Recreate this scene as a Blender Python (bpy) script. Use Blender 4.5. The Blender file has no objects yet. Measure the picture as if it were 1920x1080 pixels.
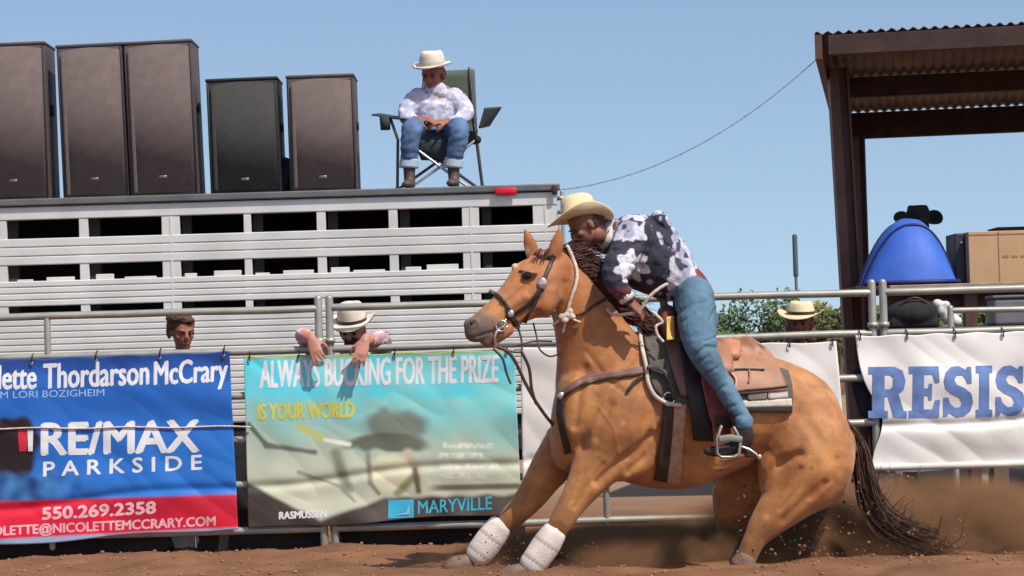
import bpy, bmesh, math, random
from mathutils import Vector, Matrix, noise
from mathutils.bvhtree import BVHTree
R = math.radians
random.seed(7)
SC = bpy.context.scene
COL = SC.collection

# ---------------------------------------------------------------- camera
CAM = Vector((0.0, 0.0, 1.2))
PITCH, ROLL, LENS = R(1.55), R(1.65), 85.0
FPX = LENS / 36 * 1920
fwd = Vector((0, math.cos(PITCH), math.sin(PITCH)))
up0 = Vector((0, -math.sin(PITCH), math.cos(PITCH)))
rt0 = Vector((1, 0, 0))
rt = rt0 * math.cos(ROLL) - up0 * math.sin(ROLL)
upv = rt0 * math.sin(ROLL) + up0 * math.cos(ROLL)
cd = bpy.data.cameras.new("camera"); cam = bpy.data.objects.new("camera", cd); COL.objects.link(cam)
cd.lens = LENS; cd.sensor_width = 36; cd.clip_start = 0.1; cd.clip_end = 4000
m = Matrix((rt, upv, -fwd)).transposed().to_4x4(); m.translation = CAM
cam.matrix_world = m
SC.camera = cam

# ---------------------------------------------------------------- world, sun, exposure
SUN = Vector((0.47, -0.52, 1.0)).normalized()
w = bpy.data.worlds.new("World"); SC.world = w; w.use_nodes = True
nt = w.node_tree; bg = nt.nodes["Background"]
sky = nt.nodes.new("ShaderNodeTexSky"); sky.sky_type = 'NISHITA'; sky.sun_disc = False
sky.sun_elevation = math.asin(SUN.z); sky.sun_rotation = math.atan2(SUN.x, SUN.y)
sky.air_density = 1.0; sky.dust_density = 1.5; sky.ozone_density = 2.0; sky.altitude = 300
# read the sky a little above the true horizon: its lowest few degrees are too pale for this dry day
tcw = nt.nodes.new("ShaderNodeTexCoord"); vm = nt.nodes.new("ShaderNodeVectorMath"); vm.operation = 'ADD'; vm.inputs[1].default_value = (0, 0, .125)
vn = nt.nodes.new("ShaderNodeVectorMath"); vn.operation = 'NORMALIZE'; mw = nt.nodes.new("ShaderNodeMix"); mw.data_type = 'RGBA'; mw.blend_type = 'MULTIPLY'; mw.inputs[0].default_value = 1; mw.inputs[7].default_value = (1.05, 1.0, .93, 1)
nt.links.new(tcw.outputs["Generated"], vm.inputs[0]); nt.links.new(vm.outputs[0], vn.inputs[0]); nt.links.new(vn.outputs[0], sky.inputs[0])
nt.links.new(sky.outputs[0], mw.inputs[6]); nt.links.new(mw.outputs[2], bg.inputs[0]); bg.inputs[1].default_value = 0.15
sl = bpy.data.lights.new("sun", 'SUN'); sl.energy = 4.3; sl.angle = R(0.6); sl.color = (1, .94, .85)
so = bpy.data.objects.new("sun", sl); COL.objects.link(so)
so.rotation_euler = SUN.to_track_quat('Z', 'Y').to_euler()
SC.view_settings.view_transform = 'Standard'; SC.view_settings.look = 'None'
SC.view_settings.exposure = 0.13; SC.view_settings.gamma = 1

# ---------------------------------------------------------------- helpers
def ray(px, py):
    return (rt * ((px - 960) / FPX) + upv * ((540 - py) / FPX) + fwd)
def P(px, py, y):
    "world point seen at a photo pixel, y metres in front of the camera"
    r = ray(px, py); return CAM + r * (y / r.y)
def srgb(r, g, b):
    f = lambda c: ((c / 255) / 12.92) if c / 255 < .04045 else (((c / 255) + .055) / 1.055) ** 2.4
    return (f(r), f(g), f(b))
def mat(name, col, rough=.6, metal=0, var=.15, vscale=6, bump=0, bscale=60, attr=False, sheen=0, spec=.4, trans=0, wave=None):
    m = bpy.data.materials.new(name); m.use_nodes = True; n = m.node_tree.nodes; L = m.node_tree.links
    b = n["Principled BSDF"]; b.inputs["Roughness"].default_value = rough; b.inputs["Metallic"].default_value = metal
    b.inputs["Specular IOR Level"].default_value = spec
    if sheen: b.inputs["Sheen Weight"].default_value = sheen
    tc = n.new("ShaderNodeTexCoord")
    nz = n.new("ShaderNodeTexNoise"); nz.inputs["Scale"].default_value = vscale; nz.inputs["Detail"].default_value = 6
    L.new(tc.outputs["Object"], nz.inputs["Vector"])
    mr = n.new("ShaderNodeMapRange"); mr.inputs[1].default_value = .3; mr.inputs[2].default_value = .7
    mr.inputs[3].default_value = 1 - var; mr.inputs[4].default_value = 1 + var
    L.new(nz.outputs[0], mr.inputs[0])
    mx = n.new("ShaderNodeMix"); mx.data_type = 'RGBA'; mx.blend_type = 'MULTIPLY'; mx.inputs[0].default_value = 1
    if attr:
        at = n.new("ShaderNodeAttribute"); at.attribute_name = "Col"; L.new(at.outputs["Color"], mx.inputs[6])
    else:
        mx.inputs[6].default_value = (*col, 1)
    L.new(mr.outputs[0], mx.inputs[7]); L.new(mx.outputs[2], b.inputs["Base Color"])
    if bump:
        n2 = n.new("ShaderNodeTexNoise"); n2.inputs["Scale"].default_value = bscale; n2.inputs["Detail"].default_value = 4
        L.new(tc.outputs["Object"], n2.inputs["Vector"])
        bp = n.new("ShaderNodeBump"); bp.inputs["Strength"].default_value = bump; bp.inputs["Distance"].default_value = .01
        L.new(n2.outputs[0], bp.inputs["Height"]); L.new(bp.outputs[0], b.inputs["Normal"])
    return m
def tagp(o, label=None, cat=None, group=None, kind=None):
    if label: o['label'] = label
    if cat: o['category'] = cat
    if group: o['group'] = group
    if kind: o['kind'] = kind
    return o
def thing(name, label, cat, loc, group=None):
    o = bpy.data.objects.new(name, None); o.empty_display_size = .1; COL.objects.link(o); o.location = loc
    return tagp(o, label, cat, group)
def origin(o):
    v = Vector(o.location)
    while o.parent:
        o = o.parent; v += o.location
    return v
def link(name, me, mt, parent=None, smooth=True):
    o = bpy.data.objects.new(name, me); COL.objects.link(o)
    if mt:
        for q in (mt if isinstance(mt, (list, tuple)) else [mt]): me.materials.append(q)
    for p in me.polygons: p.use_smooth = smooth
    if parent:
        # geometry is given in world coordinates: move it into the parent's frame
        me.transform(Matrix.Translation(-origin(parent))); o.parent = parent
    else:
        vs = me.vertices
        if len(vs):
            mn = [min(v.co[i] for v in vs) for i in range(3)]; mxx = [max(v.co[i] for v in vs) for i in range(3)]
            c = Vector(((mn[0] + mxx[0]) / 2, (mn[1] + mxx[1]) / 2, mn[2]))
            me.transform(Matrix.Translation(-c)); o.location = c
    return o
def catmull(pts, n):
    "pts: list of tuples of floats/Vectors, same layout; n samples per segment"
    out = []
    for i in range(len(pts) - 1):
        p0 = pts[max(i - 1, 0)]; p1 = pts[i]; p2 = pts[i + 1]; p3 = pts[min(i + 2, len(pts) - 1)]
        for k in range(n):
            t = k / n
            out.append(tuple(.5 * ((2 * b) + (c - a) * t + (2 * a - 5 * b + 4 * c - d) * t * t + (3 * b - a - 3 * c + d) * t ** 3)
                             for a, b, c, d in zip(p0, p1, p2, p3)))
    out.append(tuple(pts[-1])); return out
class MB:
    def __init__(s): s.bm = bmesh.new(); s.mi = 0
    def _f(s, vs):
        try:
            f = s.bm.faces.new(vs); f.material_index = s.mi; return f
        except ValueError: return None
    def box(s, a, b, M=None):
        x0, y0, z0 = a; x1, y1, z1 = b
        c = [Vector(q) for q in ((x0,y0,z0),(x1,y0,z0),(x1,y1,z0),(x0,y1,z0),(x0,y0,z1),(x1,y0,z1),(x1,y1,z1),(x0,y1,z1))]
        if M: c = [M @ q for q in c]
        v = [s.bm.verts.new(q) for q in c]
        for f in ((3,2,1,0),(4,5,6,7),(0,1,5,4),(1,2,6,5),(2,3,7,6),(3,0,4,7)): s._f([v[i] for i in f])
        return v
    def bbox(s, a, b, bev=.01, M=None, seg=2):
        v = s.box(a, b, M)
        es = set(e for q in v for e in q.link_edges)
        bmesh.ops.bevel(s.bm, geom=list(es), offset=bev, segments=seg, affect='EDGES', profile=.5)
    def loft(s, pts, n=12, hint=Vector((0, 1, 0)), cap=True):
        "pts: (Vector, ra, rb); rb measured along the hint direction"
        N = len(pts); rings = []
        T = []
        for i in range(N):
            t = pts[min(i + 1, N - 1)][0] - pts[max(i - 1, 0)][0]
            T.append(t.normalized() if t.length > 1e-9 else Vector((0, 0, 1)))
        full = list(zip(pts, T))
        if cap:
            p, t = full[0]; r = min(p[1], p[2])
            pre = [((p[0] - t * r * k, p[1] * q, p[2] * q), t) for k, q in ((.95, .3), (.7, .71), (.38, .92))]
            p, t = full[-1]; r = min(p[1], p[2])
            post = [((p[0] + t * r * k, p[1] * q, p[2] * q), t) for k, q in ((.38, .92), (.7, .71), (.95, .3))]
            full = pre + full + post
        for (c, ra, rb), t in full:
            b = hint - t * hint.dot(t)
            if b.length < .05:
                h2 = Vector((1, 0, 0)); b = h2 - t * h2.dot(t)
            b.normalize(); a = b.cross(t)
            rings.append([s.bm.verts.new(c + a * (ra * math.cos(2 * math.pi * k / n)) + b * (rb * math.sin(2 * math.pi * k / n))) for k in range(n)])
        for i in range(len(rings) - 1):
            for k in range(n):
                s._f([rings[i][k], rings[i][(k + 1) % n], rings[i + 1][(k + 1) % n], rings[i + 1][k]])
        s._f(rings[0][::-1]); s._f(rings[-1])
    def chain(s, lst, y0, n=16, sub=4, hint=Vector((0, 1, 0)), cap=True):
        "lst: (px, py, r_px, dy, rb)"
        pts = []
        for px, py, r, dy, rb in catmull([tuple(map(float, q)) for q in lst], sub):
            pts.append((P(px, py, y0 + dy), max(r, 1) * (y0 + dy) / FPX, max(rb, .004)))
        s.loft(pts, n, hint, cap)
    def wchain(s, lst, n=10, sub=3, hint=Vector((0, 1, 0))):
        q = catmull([(p.x, p.y, p.z, float(a), float(b)) for p, a, b in lst], sub) if sub > 1 else [(p.x, p.y, p.z, a, b) for p, a, b in lst]
        s.loft([(Vector(v[:3]), v[3], v[4]) for v in q], n, hint)
    def ell(s, c, rx, ry, rz, M=None, u=16, v=10):
        M = M or Matrix.Identity(3); c = Vector(c); rows = []
        for j in range(1, v):
            th = math.pi * j / v
            rows.append([s.bm.verts.new(c + M @ Vector((rx * math.sin(th) * math.cos(2 * math.pi * i / u), ry * math.sin(th) * math.sin(2 * math.pi * i / u), rz * math.cos(th)))) for i in range(u)])
        t = s.bm.verts.new(c + M @ Vector((0, 0, rz))); b = s.bm.verts.new(c - M @ Vector((0, 0, rz)))
        for i in range(u):
            k = (i + 1) % u
            s._f([t, rows[0][i], rows[0][k]]); s._f([b, rows[-1][k], rows[-1][i]])
            for j in range(len(rows) - 1): s._f([rows[j][i], rows[j + 1][i], rows[j + 1][k], rows[j][k]])
    def tube(s, pts, r, n=8, cap=True): s.loft([(Vector(p), r, r) for p in pts], n, Vector((0, 1, 0)), cap)
    def quad(s, a, b, c, d): return s._f([s.bm.verts.new(Vector(q)) for q in (a, b, c, d)])
    def mesh(s, name):
        bmesh.ops.recalc_face_normals(s.bm, faces=s.bm.faces)
        me = bpy.data.meshes.new(name); s.bm.to_mesh(me); s.bm.free(); return me
    def build(s, name, mt, parent=None, smooth=True): return link(name, s.mesh(name), mt, parent, smooth)
    def skin(s, name, mt, parent=None, voxel=.01, it=6, post=None):
        "union everything in here into ONE continuous surface"
        me0 = s.mesh(name + "_src"); o = bpy.data.objects.new("src", me0); COL.objects.link(o)
        r = o.modifiers.new("r", 'REMESH'); r.mode = 'VOXEL'; r.voxel_size = voxel
        q = o.modifiers.new("s", 'SMOOTH'); q.factor = .5; q.iterations = it
        dg = bpy.context.evaluated_depsgraph_get(); me = bpy.data.meshes.new_from_object(o.evaluated_get(dg)); me.name = name
        bpy.data.objects.remove(o)
        if post: post(me)
        return link(name, me, mt, parent)
def pixel_of(p):
    r = p - CAM; d = r.dot(fwd); return 960 + FPX * r.dot(rt) / d, 540 - FPX * r.dot(upv) / d
def segd(px, py, a, b):
    ax, ay = a; bx, by = b; t = max(0, min(1, ((px - ax) * (bx - ax) + (py - ay) * (by - ay)) / ((bx - ax) ** 2 + (by - ay) ** 2)))
    return math.hypot(px - ax - t * (bx - ax), py - ay - t * (by - ay))
def creases(lines, base=None):
    "fold lines pressed into the camera-side surface; each (points, width px, depth m)"
    def f(me):
        if base: base(me)
        NR = [v.normal.copy() for v in me.vertices]
        for v, nr in zip(me.vertices, NR):
            if nr.y > .2: continue
            px, py = pixel_of(v.co); k = 0
            for pl, w_, dp in lines:
                d = min(segd(px, py, a, b) for a, b in zip(pl[:-1], pl[1:]))
                if d < w_ * 1.8: k += dp * math.exp(-(d / (w_ * .7)) ** 2)
            if k: v.co = v.co - nr * k
    return f
def drop(src, parent=None):
    c = src.copy(); COL.objects.link(c)
    if parent: c.parent = parent
    return c
def dup(root, loc, label=None):
    r = root.copy(); COL.objects.link(r); r.location = loc
    if label: r['label'] = label
    for ch in list(root.children):
        c = ch.copy(); COL.objects.link(c); c.parent = r
        for g in ch.children:
            d = g.copy(); COL.objects.link(d); d.parent = c
    return r

# ---------------------------------------------------------------- materials
steel = mat("galvanised_steel", (.34, .33, .29), .45, .35, .15, 9, .05, 80)
white_paint = mat("trailer_white", (.64, .625, .59), .4, .15, .13, 2.2, .25, 7)
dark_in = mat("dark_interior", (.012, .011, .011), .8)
grey_edge = mat("roof_edge_metal", (.17, .165, .16), .4, .5)
red_lens = mat("red_lens", (.55, .012, .03), .2)
rubber = mat("tyre_rubber", (.018, .018, .019), .85, bump=.2)
grille = mat("speaker_grille_brown", (.13, .098, .092), .9, 0, .12, 14, .4, 260)
cab = mat("speaker_cabinet_brown", (.085, .062, .06), .6, 0, .1, 8)
cab_dk = mat("speaker_black", (.018, .018, .02), .6, 0, .1, 8)
grille_dk = mat("speaker_grille_black", (.045, .042, .042), .9, 0, .12, 14, .4, 260)
denim = mat("denim_blue", (.085, .15, .27), .9, 0, .3, 9, .3, 160)
denim2 = mat("denim_teal", (.09, .168, .235), .9, 0, .3, 8, .35, 120)
leather_dk = mat("leather_dark", (.035, .02, .016), .45, 0, .3, 12, .2, 60)
leather_tan = mat("leather_tan", (.34, .165, .10), .55, 0, .16, 10, .25, 90)
leather_red = mat("leather_redbrown", (.22, .075, .055), .5, 0, .25, 10, .2, 70)
leather_maroon = mat("leather_maroon", (.20, .04, .035), .45, 0, .35, 12, .2, 70)
pad_grey = mat("felt_grey", (.10, .09, .075), .95, 0, .2, 30, .4, 200)
pad_black = mat("felt_black", (.03, .027, .025), .95, 0, .2, 30, .3, 200)
cream = mat("cream_trim", (.55, .48, .40), .8, 0, .15, 20, .2, 150)
white_cloth = mat("white_cloth", (.62, .58, .52), .9, 0, .12, 9, .3, 90)
silver = mat("silver", (.7, .68, .65), .25, .9)
rope_white = mat("braided_rope", (.62, .50, .42), .8, 0, .35, 60, .5, 200)
black_cloth = mat("black_cloth", (.016, .016, .018), .9, 0, .3, 9, .3, 90)
skin_m = mat("skin", (.42, .20, .13), .55, 0, .12, 20, .05, 90)
skin_red = mat("skin_sunburnt", (.30, .105, .07), .6, 0, .15, 20, .05, 90)
skin_brown = mat("skin_tanned", (.20, .08, .052), .6, 0, .15, 20, .05, 90)
hair_br = mat("hair_brown", (.075, .035, .02), .7, 0, .4, 40, .5, 90)
eye_m = mat("eye_dark", (.01, .007, .005), .12)
straw = mat("straw_hat", (.66, .54, .32), .75, 0, .1, 20, .3, 160)
felt_white = mat("felt_hat_white", (.62, .56, .47), .85, 0, .08, 12, .2, 120)
felt_black = mat("felt_hat_black", (.02, .022, .022), .85, 0, .2, 12, .2, 120)
brown_paint = mat("brown_steel", (.115, .055, .042), .6, .1, .25, 7, .1, 60)
brown_dk = mat("brown_timber", (.05, .026, .022), .8, 0, .3, 6, .2, 50)

# ================================================================ GROUND
def h_ground(x, y):
    v = noise.noise(Vector((x * .7, y * .9, 1))) * .03 + noise.noise(Vector((x * 3.1, y * 3.7, 5))) * .022 + noise.noise(Vector((x * 9, y * 11, 9))) * .012
    berm = math.exp(-((y - 15.1) / .22) ** 2) * (.03 + .03 * noise.noise(Vector((x * 2.3, 3, 2)))) * (1 if x < 1.2 else max(0, 1 - (x - 1.2)))
    near = max(0, min(1, (17.2 - y) / 1.0)) * max(0, min(1, (y - 9) / 1.0))
    v += .028 * abs(noise.noise(Vector((x * 1.6 + 3, y * 2.4, 7)))) - .016 * max(0, noise.noise(Vector((x * 5, y * 6, 3))))
    return (v * 1.0 + berm) * near - .02
def axis(lo, hi, step, ext):
    a = []; v = lo
    while v < hi: a.append(v); v += step
    a.append(hi); out = [lo - e for e in ext[::-1]] + a + [hi + e for e in ext]
    return out
xs = axis(-4.2, 4.4, .045, (.3, 1, 3, 8, 20, 60, 200, 900, 3000)); ys = axis(12.4, 17.0, .045, (.3, 1, 3, 8, 20, 60, 200, 900, 3000))
bm = bmesh.new()
V = [[bm.verts.new((x, y, h_ground(x, y))) for x in xs] for y in ys]
for j in range(len(ys) - 1):
    for i in range(len(xs) - 1): bm.faces.new((V[j][i], V[j][i + 1], V[j + 1][i + 1], V[j + 1][i]))
me = bpy.data.meshes.new("ground"); bm.to_mesh(me); bm.free()
dirt = mat("arena_dirt", (.180, .088, .048), .95, 0, .28, 2.2, .8, 26, spec=.1)
n = dirt.node_tree.nodes; L = dirt.node_tree.links
# beyond the arena the dirt turns to pale dry ground
sx = n.new("ShaderNodeSeparateXYZ"); geo = n.new("ShaderNodeNewGeometry"); L.new(geo.outputs["Position"], sx.inputs[0])
mr = n.new("ShaderNodeMapRange"); mr.inputs[1].default_value = 17; mr.inputs[2].default_value = 22; L.new(sx.outputs["Y"], mr.inputs[0])
mx = n.new("ShaderNodeMix"); mx.data_type = 'RGBA'; b = n["Principled BSDF"]
src = b.inputs["Base Color"].links[0].from_socket; L.new(src, mx.inputs[6]); mx.inputs[7].default_value = (.27, .19, .125, 1)
L.new(mr.outputs[0], mx.inputs[0]); L.new(mx.outputs[2], b.inputs["Base Color"])
g = link("ground", me, dirt); g['kind'] = 'structure'
# loose clods lying on the arena dirt
mb = MB()
for i in range(1900):
    x = random.uniform(-3.6, 3.6); y = random.uniform(12.9, 15.6); r = random.uniform(.003, .014) * random.random() + .002
    mb.ell((x, y, h_ground(x, y) + r * .3), r * random.uniform(.8, 1.6), r, r * .8, Matrix.Rotation(random.random() * 6, 3, 'Z'), 6, 4)
o = mb.build("dirt_clods", mat("clod_dirt", (.24, .125, .07), .95, 0, .3, 5, .4), None, False); tagp(o, "loose brown clods scattered over the arena dirt", "dirt clods", kind="stuff")

# ================================================================ FENCE
FY = 15.3; S = FPX / FY
RZ = (.13, .42, .70, .98, 1.26, 1.52)
def panel(x0, L_, label):
    t = thing("fence_panel", label, "fence panel", (x0, FY, 0), "tubular steel arena panels in one line")
    for z in RZ:
        mb = MB(); r = .024; n = 14
        pts = [Vector((.05 + (L_ - .1) * i / n, 0, z + .006 * noise.noise(Vector((i * .35, z * 5 + x0, 1))))) + Vector((x0, FY, 0)) for i in range(n + 1)]
        mb.tube(pts, r, 10); mb.build("rail", steel, t)
    for xx, zt in ((.035, 1.58), (L_ - .035, 1.58)):
        mb = MB(); mb.tube([Vector((x0 + xx, FY, z)) for z in (-.03, .5, 1.0, zt)], .025, 10)
        for zz in (.35, 1.3):
            mb.box((x0 + xx - .03, FY - .034, zz), (x0 + xx + .03, FY + .034, zz + .03))
        mb.build("post", steel, t)
    mb = MB(); mb.tube([Vector((x0 + L_ / 2, FY, z)) for z in (.06, .6, 1.1, 1.52)], .021, 10); mb.build("brace", steel, t)
    return t
xj = P(608, 610, FY).x; PL = P(1646, 580, FY).x - xj
p0 = panel(xj - PL, PL, "left steel fence panel behind the blue banner and the left half of the turquoise banner's wall")
p0['label'] = "steel arena fence panel carrying the blue banner at the left"
panel(xj, PL, "steel arena fence panel carrying the turquoise banner and passing behind the horse")
panel(xj + PL, PL, "steel arena fence panel carrying the big RESIS banner at the right")
# dark strips added low behind the rails, standing in for shade
belt = mat("shade_strip", (.02, .015, .015), .9, 0, .3, 4, .3, 30)
for (a, b2, zt, lab) in ((-40, 318, .24, "added dark strip standing in for shade under the blue banner, left end"), (372, 600, .26, "added dark strip standing in for shade between the two colour banners"), (640, 985, .24, "added dark strip standing in for shade under the turquoise banner")):
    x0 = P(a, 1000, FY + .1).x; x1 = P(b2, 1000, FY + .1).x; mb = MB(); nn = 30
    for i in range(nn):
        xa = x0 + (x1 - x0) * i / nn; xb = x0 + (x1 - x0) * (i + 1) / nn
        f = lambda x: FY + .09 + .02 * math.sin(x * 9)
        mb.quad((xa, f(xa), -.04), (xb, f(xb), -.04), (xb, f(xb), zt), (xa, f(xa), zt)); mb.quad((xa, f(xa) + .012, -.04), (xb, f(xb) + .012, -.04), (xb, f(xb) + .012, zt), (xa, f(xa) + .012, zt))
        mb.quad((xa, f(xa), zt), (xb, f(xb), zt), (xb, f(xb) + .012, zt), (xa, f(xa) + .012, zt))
    tagp(mb.build("shade_strip", belt), lab, "rubber belting", "added dark strips along the foot of the fence")
mb = MB(); c = P(347, 1008, FY + .35); mb.bbox((c.x - .075, c.y - .1, -.02), (c.x + .075, c.y + .1, .13), .02)
wb = mb.build("plastic_jug", white_cloth); tagp(wb, "small white container on the ground under the blue banner", "container")
mb = MB(); mb.tube([Vector((c.x, c.y, .12)), Vector((c.x, c.y, .16))], .022, 10); mb.build("cap", red_lens, wb).location = (0, 0, 0)
wb.children[0].data.transform(Matrix.Translation(wb.location - origin(wb)))

# ================================================================ BANNERS
BY = FY - .045
def fold(x, z, seed, amp=1):
    v = .008 * math.sin(z * 17 + x * 1.5 + 2.5 * noise.noise(Vector((x * .8, z, seed)))) * (.5 + noise.noise(Vector((x * 1.7, z * 2, seed + 3))))
    v += .018 * noise.noise(Vector((x * 1.3 + seed, z * 2.0, 3))) + .011 * noise.noise(Vector((x * 3 - z * 2.2, z * 2.5 + x * 1.5, seed)))
    v += .010 * abs(noise.noise(Vector((x * 4 + z * 5, z * 1.5 - x, seed + 7)))) - .014 * math.exp(-((z - .52 - .06 * x - .02 * math.sin(x * 4 + seed)) / .03) ** 2)
    return v * amp
def bil(c, s, t):
    (TL, TR, BR, BL) = c
    a = (TL[0] + (TR[0] - TL[0]) * s, TL[1] + (TR[1] - TL[1]) * s); b = (BL[0] + (BR[0] - BL[0]) * s, BL[1] + (BR[1] - BL[1]) * s)
    return a[0] + (b[0] - a[0]) * t, a[1] + (b[1] - a[1]) * t
def banner(name, label, c, colf, seed, rough=.45, amp=1, nx=150, ny=100, warp=None):
    bm = bmesh.new(); G = []
    lay = bm.loops.layers.float_color.new("Col")
    cols = {}
    for j in range(ny + 1):
        row = []
        for i in range(nx + 1):
            s, t = i / nx, j / ny; px, py = bil(c, s, t)
            py += 2.5 * math.sin(s * math.pi * 5) ** 2 * (1 - t) + 3 * math.sin(s * math.pi * 3.3 + seed) * t
            if warp: px, py = warp(px, py, s, t)
            q = P(px, py, BY); q.y = BY - fold(q.x, q.z, seed, amp)
            v = bm.verts.new(q); cols[v] = colf(px, py, s, t); row.append(v)
        G.append(row)
    for j in range(ny):
        for i in range(nx):
            f = bm.faces.new((G[j][i], G[j + 1][i], G[j + 1][i + 1], G[j][i + 1]))
            for l in f.loops: l[lay] = (*cols[l.vert], 1)
    me = bpy.data.meshes.new(name); bm.to_mesh(me); bm.free()
    m_ = mat(name + "_vinyl", (1, 1, 1), rough, 0, .05, 4, .1, 12, attr=True)
    o = link(name, me, m_)
    so_ = o.modifiers.new("t", 'SOLIDIFY'); so_.thickness = .003; so_.offset = 1
    tagp(o, label, "banner"); o['seed'] = seed; del o['seed']
    return o
def flat_text(body, a, b, h, mt, parent, seed, name="lettering", bold=.0, amp=1, shear=0, lift=.0035):
    "lettering printed on a banner: baseline from pixel a to pixel b, h pixels tall"
    cu = bpy.data.curves.new("t", 'FONT'); cu.body = body; cu.size = 1; cu.resolution_u = 3; cu.shear = shear
    o = bpy.data.objects.new("t", cu); COL.objects.link(o)
    dg = bpy.context.evaluated_depsgraph_get(); me = bpy.data.meshes.new_from_object(o.evaluated_get(dg)); bpy.data.objects.remove(o)
    return lay_flat(me, a, b, h, mt, parent, seed, name, amp, lift, baseline0=True, bold=bold)
def lay_flat(me, a, b, h, mt, parent, seed, name, amp=1, lift=.005, baseline0=False, bold=0):
    xs_ = [v.co.x for v in me.vertices]; ys_ = [v.co.y for v in me.vertices]
    x0, x1 = min(xs_), max(xs_); y0 = 0 if baseline0 else min(ys_); y1 = max(ys_)
    bm = bmesh.new(); bm.from_mesh(me); bmesh.ops.triangulate(bm, faces=bm.faces)
    ex = max(abs(b[0] - a[0]), 1) / (x1 - x0); ey = h / (y1 - y0)
    for _ in range(4):
        lg = [e for e in bm.edges if math.hypot((e.verts[0].co.x - e.verts[1].co.x) * ex, (e.verts[0].co.y - e.verts[1].co.y) * ey) > 11]
        if not lg: break
        bmesh.ops.subdivide_edges(bm, edges=lg, cuts=1)
        bmesh.ops.triangulate(bm, faces=[f for f in bm.faces if len(f.verts) > 3])
    base_v = list(bm.verts); shift = {v: (0, 0, 0) for v in base_v}
    if bold:   # heavier strokes: the same outlines printed again a touch to each side
        g0 = list(bm.faces)
        for k, (dx, dy) in enumerate(((-.5, 0), (.5, 0), (-.25, .4), (.25, -.4))):
            r_ = bmesh.ops.duplicate(bm, geom=base_v + g0)
            for e in r_['geom']:
                if isinstance(e, bmesh.types.BMVert): shift[e] = (dx * bold, dy * bold, .0004 * (k + 1))
    for v in bm.verts:
        s = (v.co.x - x0) / (x1 - x0); px = a[0] + (b[0] - a[0]) * s; py = a[1] + (b[1] - a[1]) * s - h * (v.co.y - y0) / (y1 - y0)
        sh = shift[v]; q = P(px + sh[0], py + sh[1], BY); q.y = BY - fold(q.x, q.z, seed, amp) - lift - sh[2]; v.co = q
    me2 = bpy.data.meshes.new(name); bm.to_mesh(me2); bm.free(); bpy.data.meshes.remove(me)
    return link(name, me2, mt, parent, False)
def mixc(a, b, t):
    t = max(0, min(1, t)); return tuple(x + (y - x) * t for x, y in zip(a, b))
def sstep(e0, e1, x):
    t = max(0, min(1, (x - e0) / (e1 - e0))); return t * t * (3 - 2 * t)
def nz(x, y, s=1): return noise.noise(Vector((x * s, y * s, 2.2)))
ink_white = mat("ink_white", (.72, .72, .74), .5, 0, .06, 10)
ink_pale = mat("ink_pale_blue", (.32, .52, .75), .5)
ink_pink = mat("ink_pink", (.80, .42, .46), .5)
ink_yellow = mat("ink_yellow", (.62, .62, .12), .5)
ink_cyan = mat("ink_cyan", (.05, .42, .62), .5)
ink_blue = mat("ink_faded_blue", (.13, .215, .46), .6, 0, .3, 9)
ink_red = mat("ink_red", (.6, .02, .05), .5)

# --- blue real-estate banner
blue_d, blue_m, blue_l = srgb(34, 64, 132), srgb(36, 100, 185), srgb(44, 120, 205)
red_c, red_d = srgb(225, 30, 60), srgb(150, 15, 35)
def col_blue(px, py, s, t):
    c = mixc(blue_d, blue_m, t * 6 + .5 * nz(px, py, .02))
    c = mixc(c, blue_l, sstep(.25, .6, t) * (.5 + .6 * nz(px, py, .012)))
    # printed portrait in the corner: dark hair, denim shoulders
    d = ((px - 22) / 52) ** 2 + ((py - 850 + .25 * px) / 62) ** 2
    c = mixc(srgb(38, 26, 28), c, sstep(.8, 1.15, d + .4 * nz(px, py, .03)))
    if py > 880 and px < 210:
        k = (1 - sstep(60, 200, px)) * sstep(880, 905, py + 8 * nz(px, py, .05) + .05 * px)
        c = mixc(c, mixc(srgb(70, 130, 190), srgb(25, 55, 110), .5 + nz(px, py, .04)), k)
    e = 940 - px * .03
    k = sstep(e - 3, e + 3, py); c = mixc(c, mixc(red_d, red_c, .55 + .8 * nz(px, py, .01) + (py - e) / 120), k)
    e = 1008 - px * .05; c = mixc(c, srgb(150, 170, 200), sstep(e, e + 5, py))
    return c
C1 = ((-60, 676), (430, 658), (447, 990), (-60, 1026))
b1 = banner("banner", "blue and red banner with white lettering hung at the left of the fence", C1, col_blue, 11, nx=170, ny=120)
flat_text("Nicolette", (-82, 732), (68, 728), 44, ink_white, b1, 11, bold=3)
flat_text("Thordarson", (82, 728), (279, 720), 45, ink_white, b1, 11, bold=3)
flat_text("McCrary", (290, 721), (426, 714), 43, ink_white, b1, 11, bold=3)
flat_text("TEAM LORI BOZIGHEIM", (-40, 748), (196, 742), 13, ink_pale, b1, 11)
flat_text("RE/MAX", (80, 852), (372, 846), 58, ink_white, b1, 11, bold=6)
flat_text("P A R K S I D E", (82, 893), (378, 880), 27, ink_white, b1, 11, bold=2)
flat_text("550.269.2358", (80, 974), (292, 962), 22, ink_pink, b1, 11, bold=3)
flat_text("NICOLETTE@NICOLETTEMCCRARY.COM", (-55, 1006), (404, 985), 18, ink_pink, b1, 11, bold=2)
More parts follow.
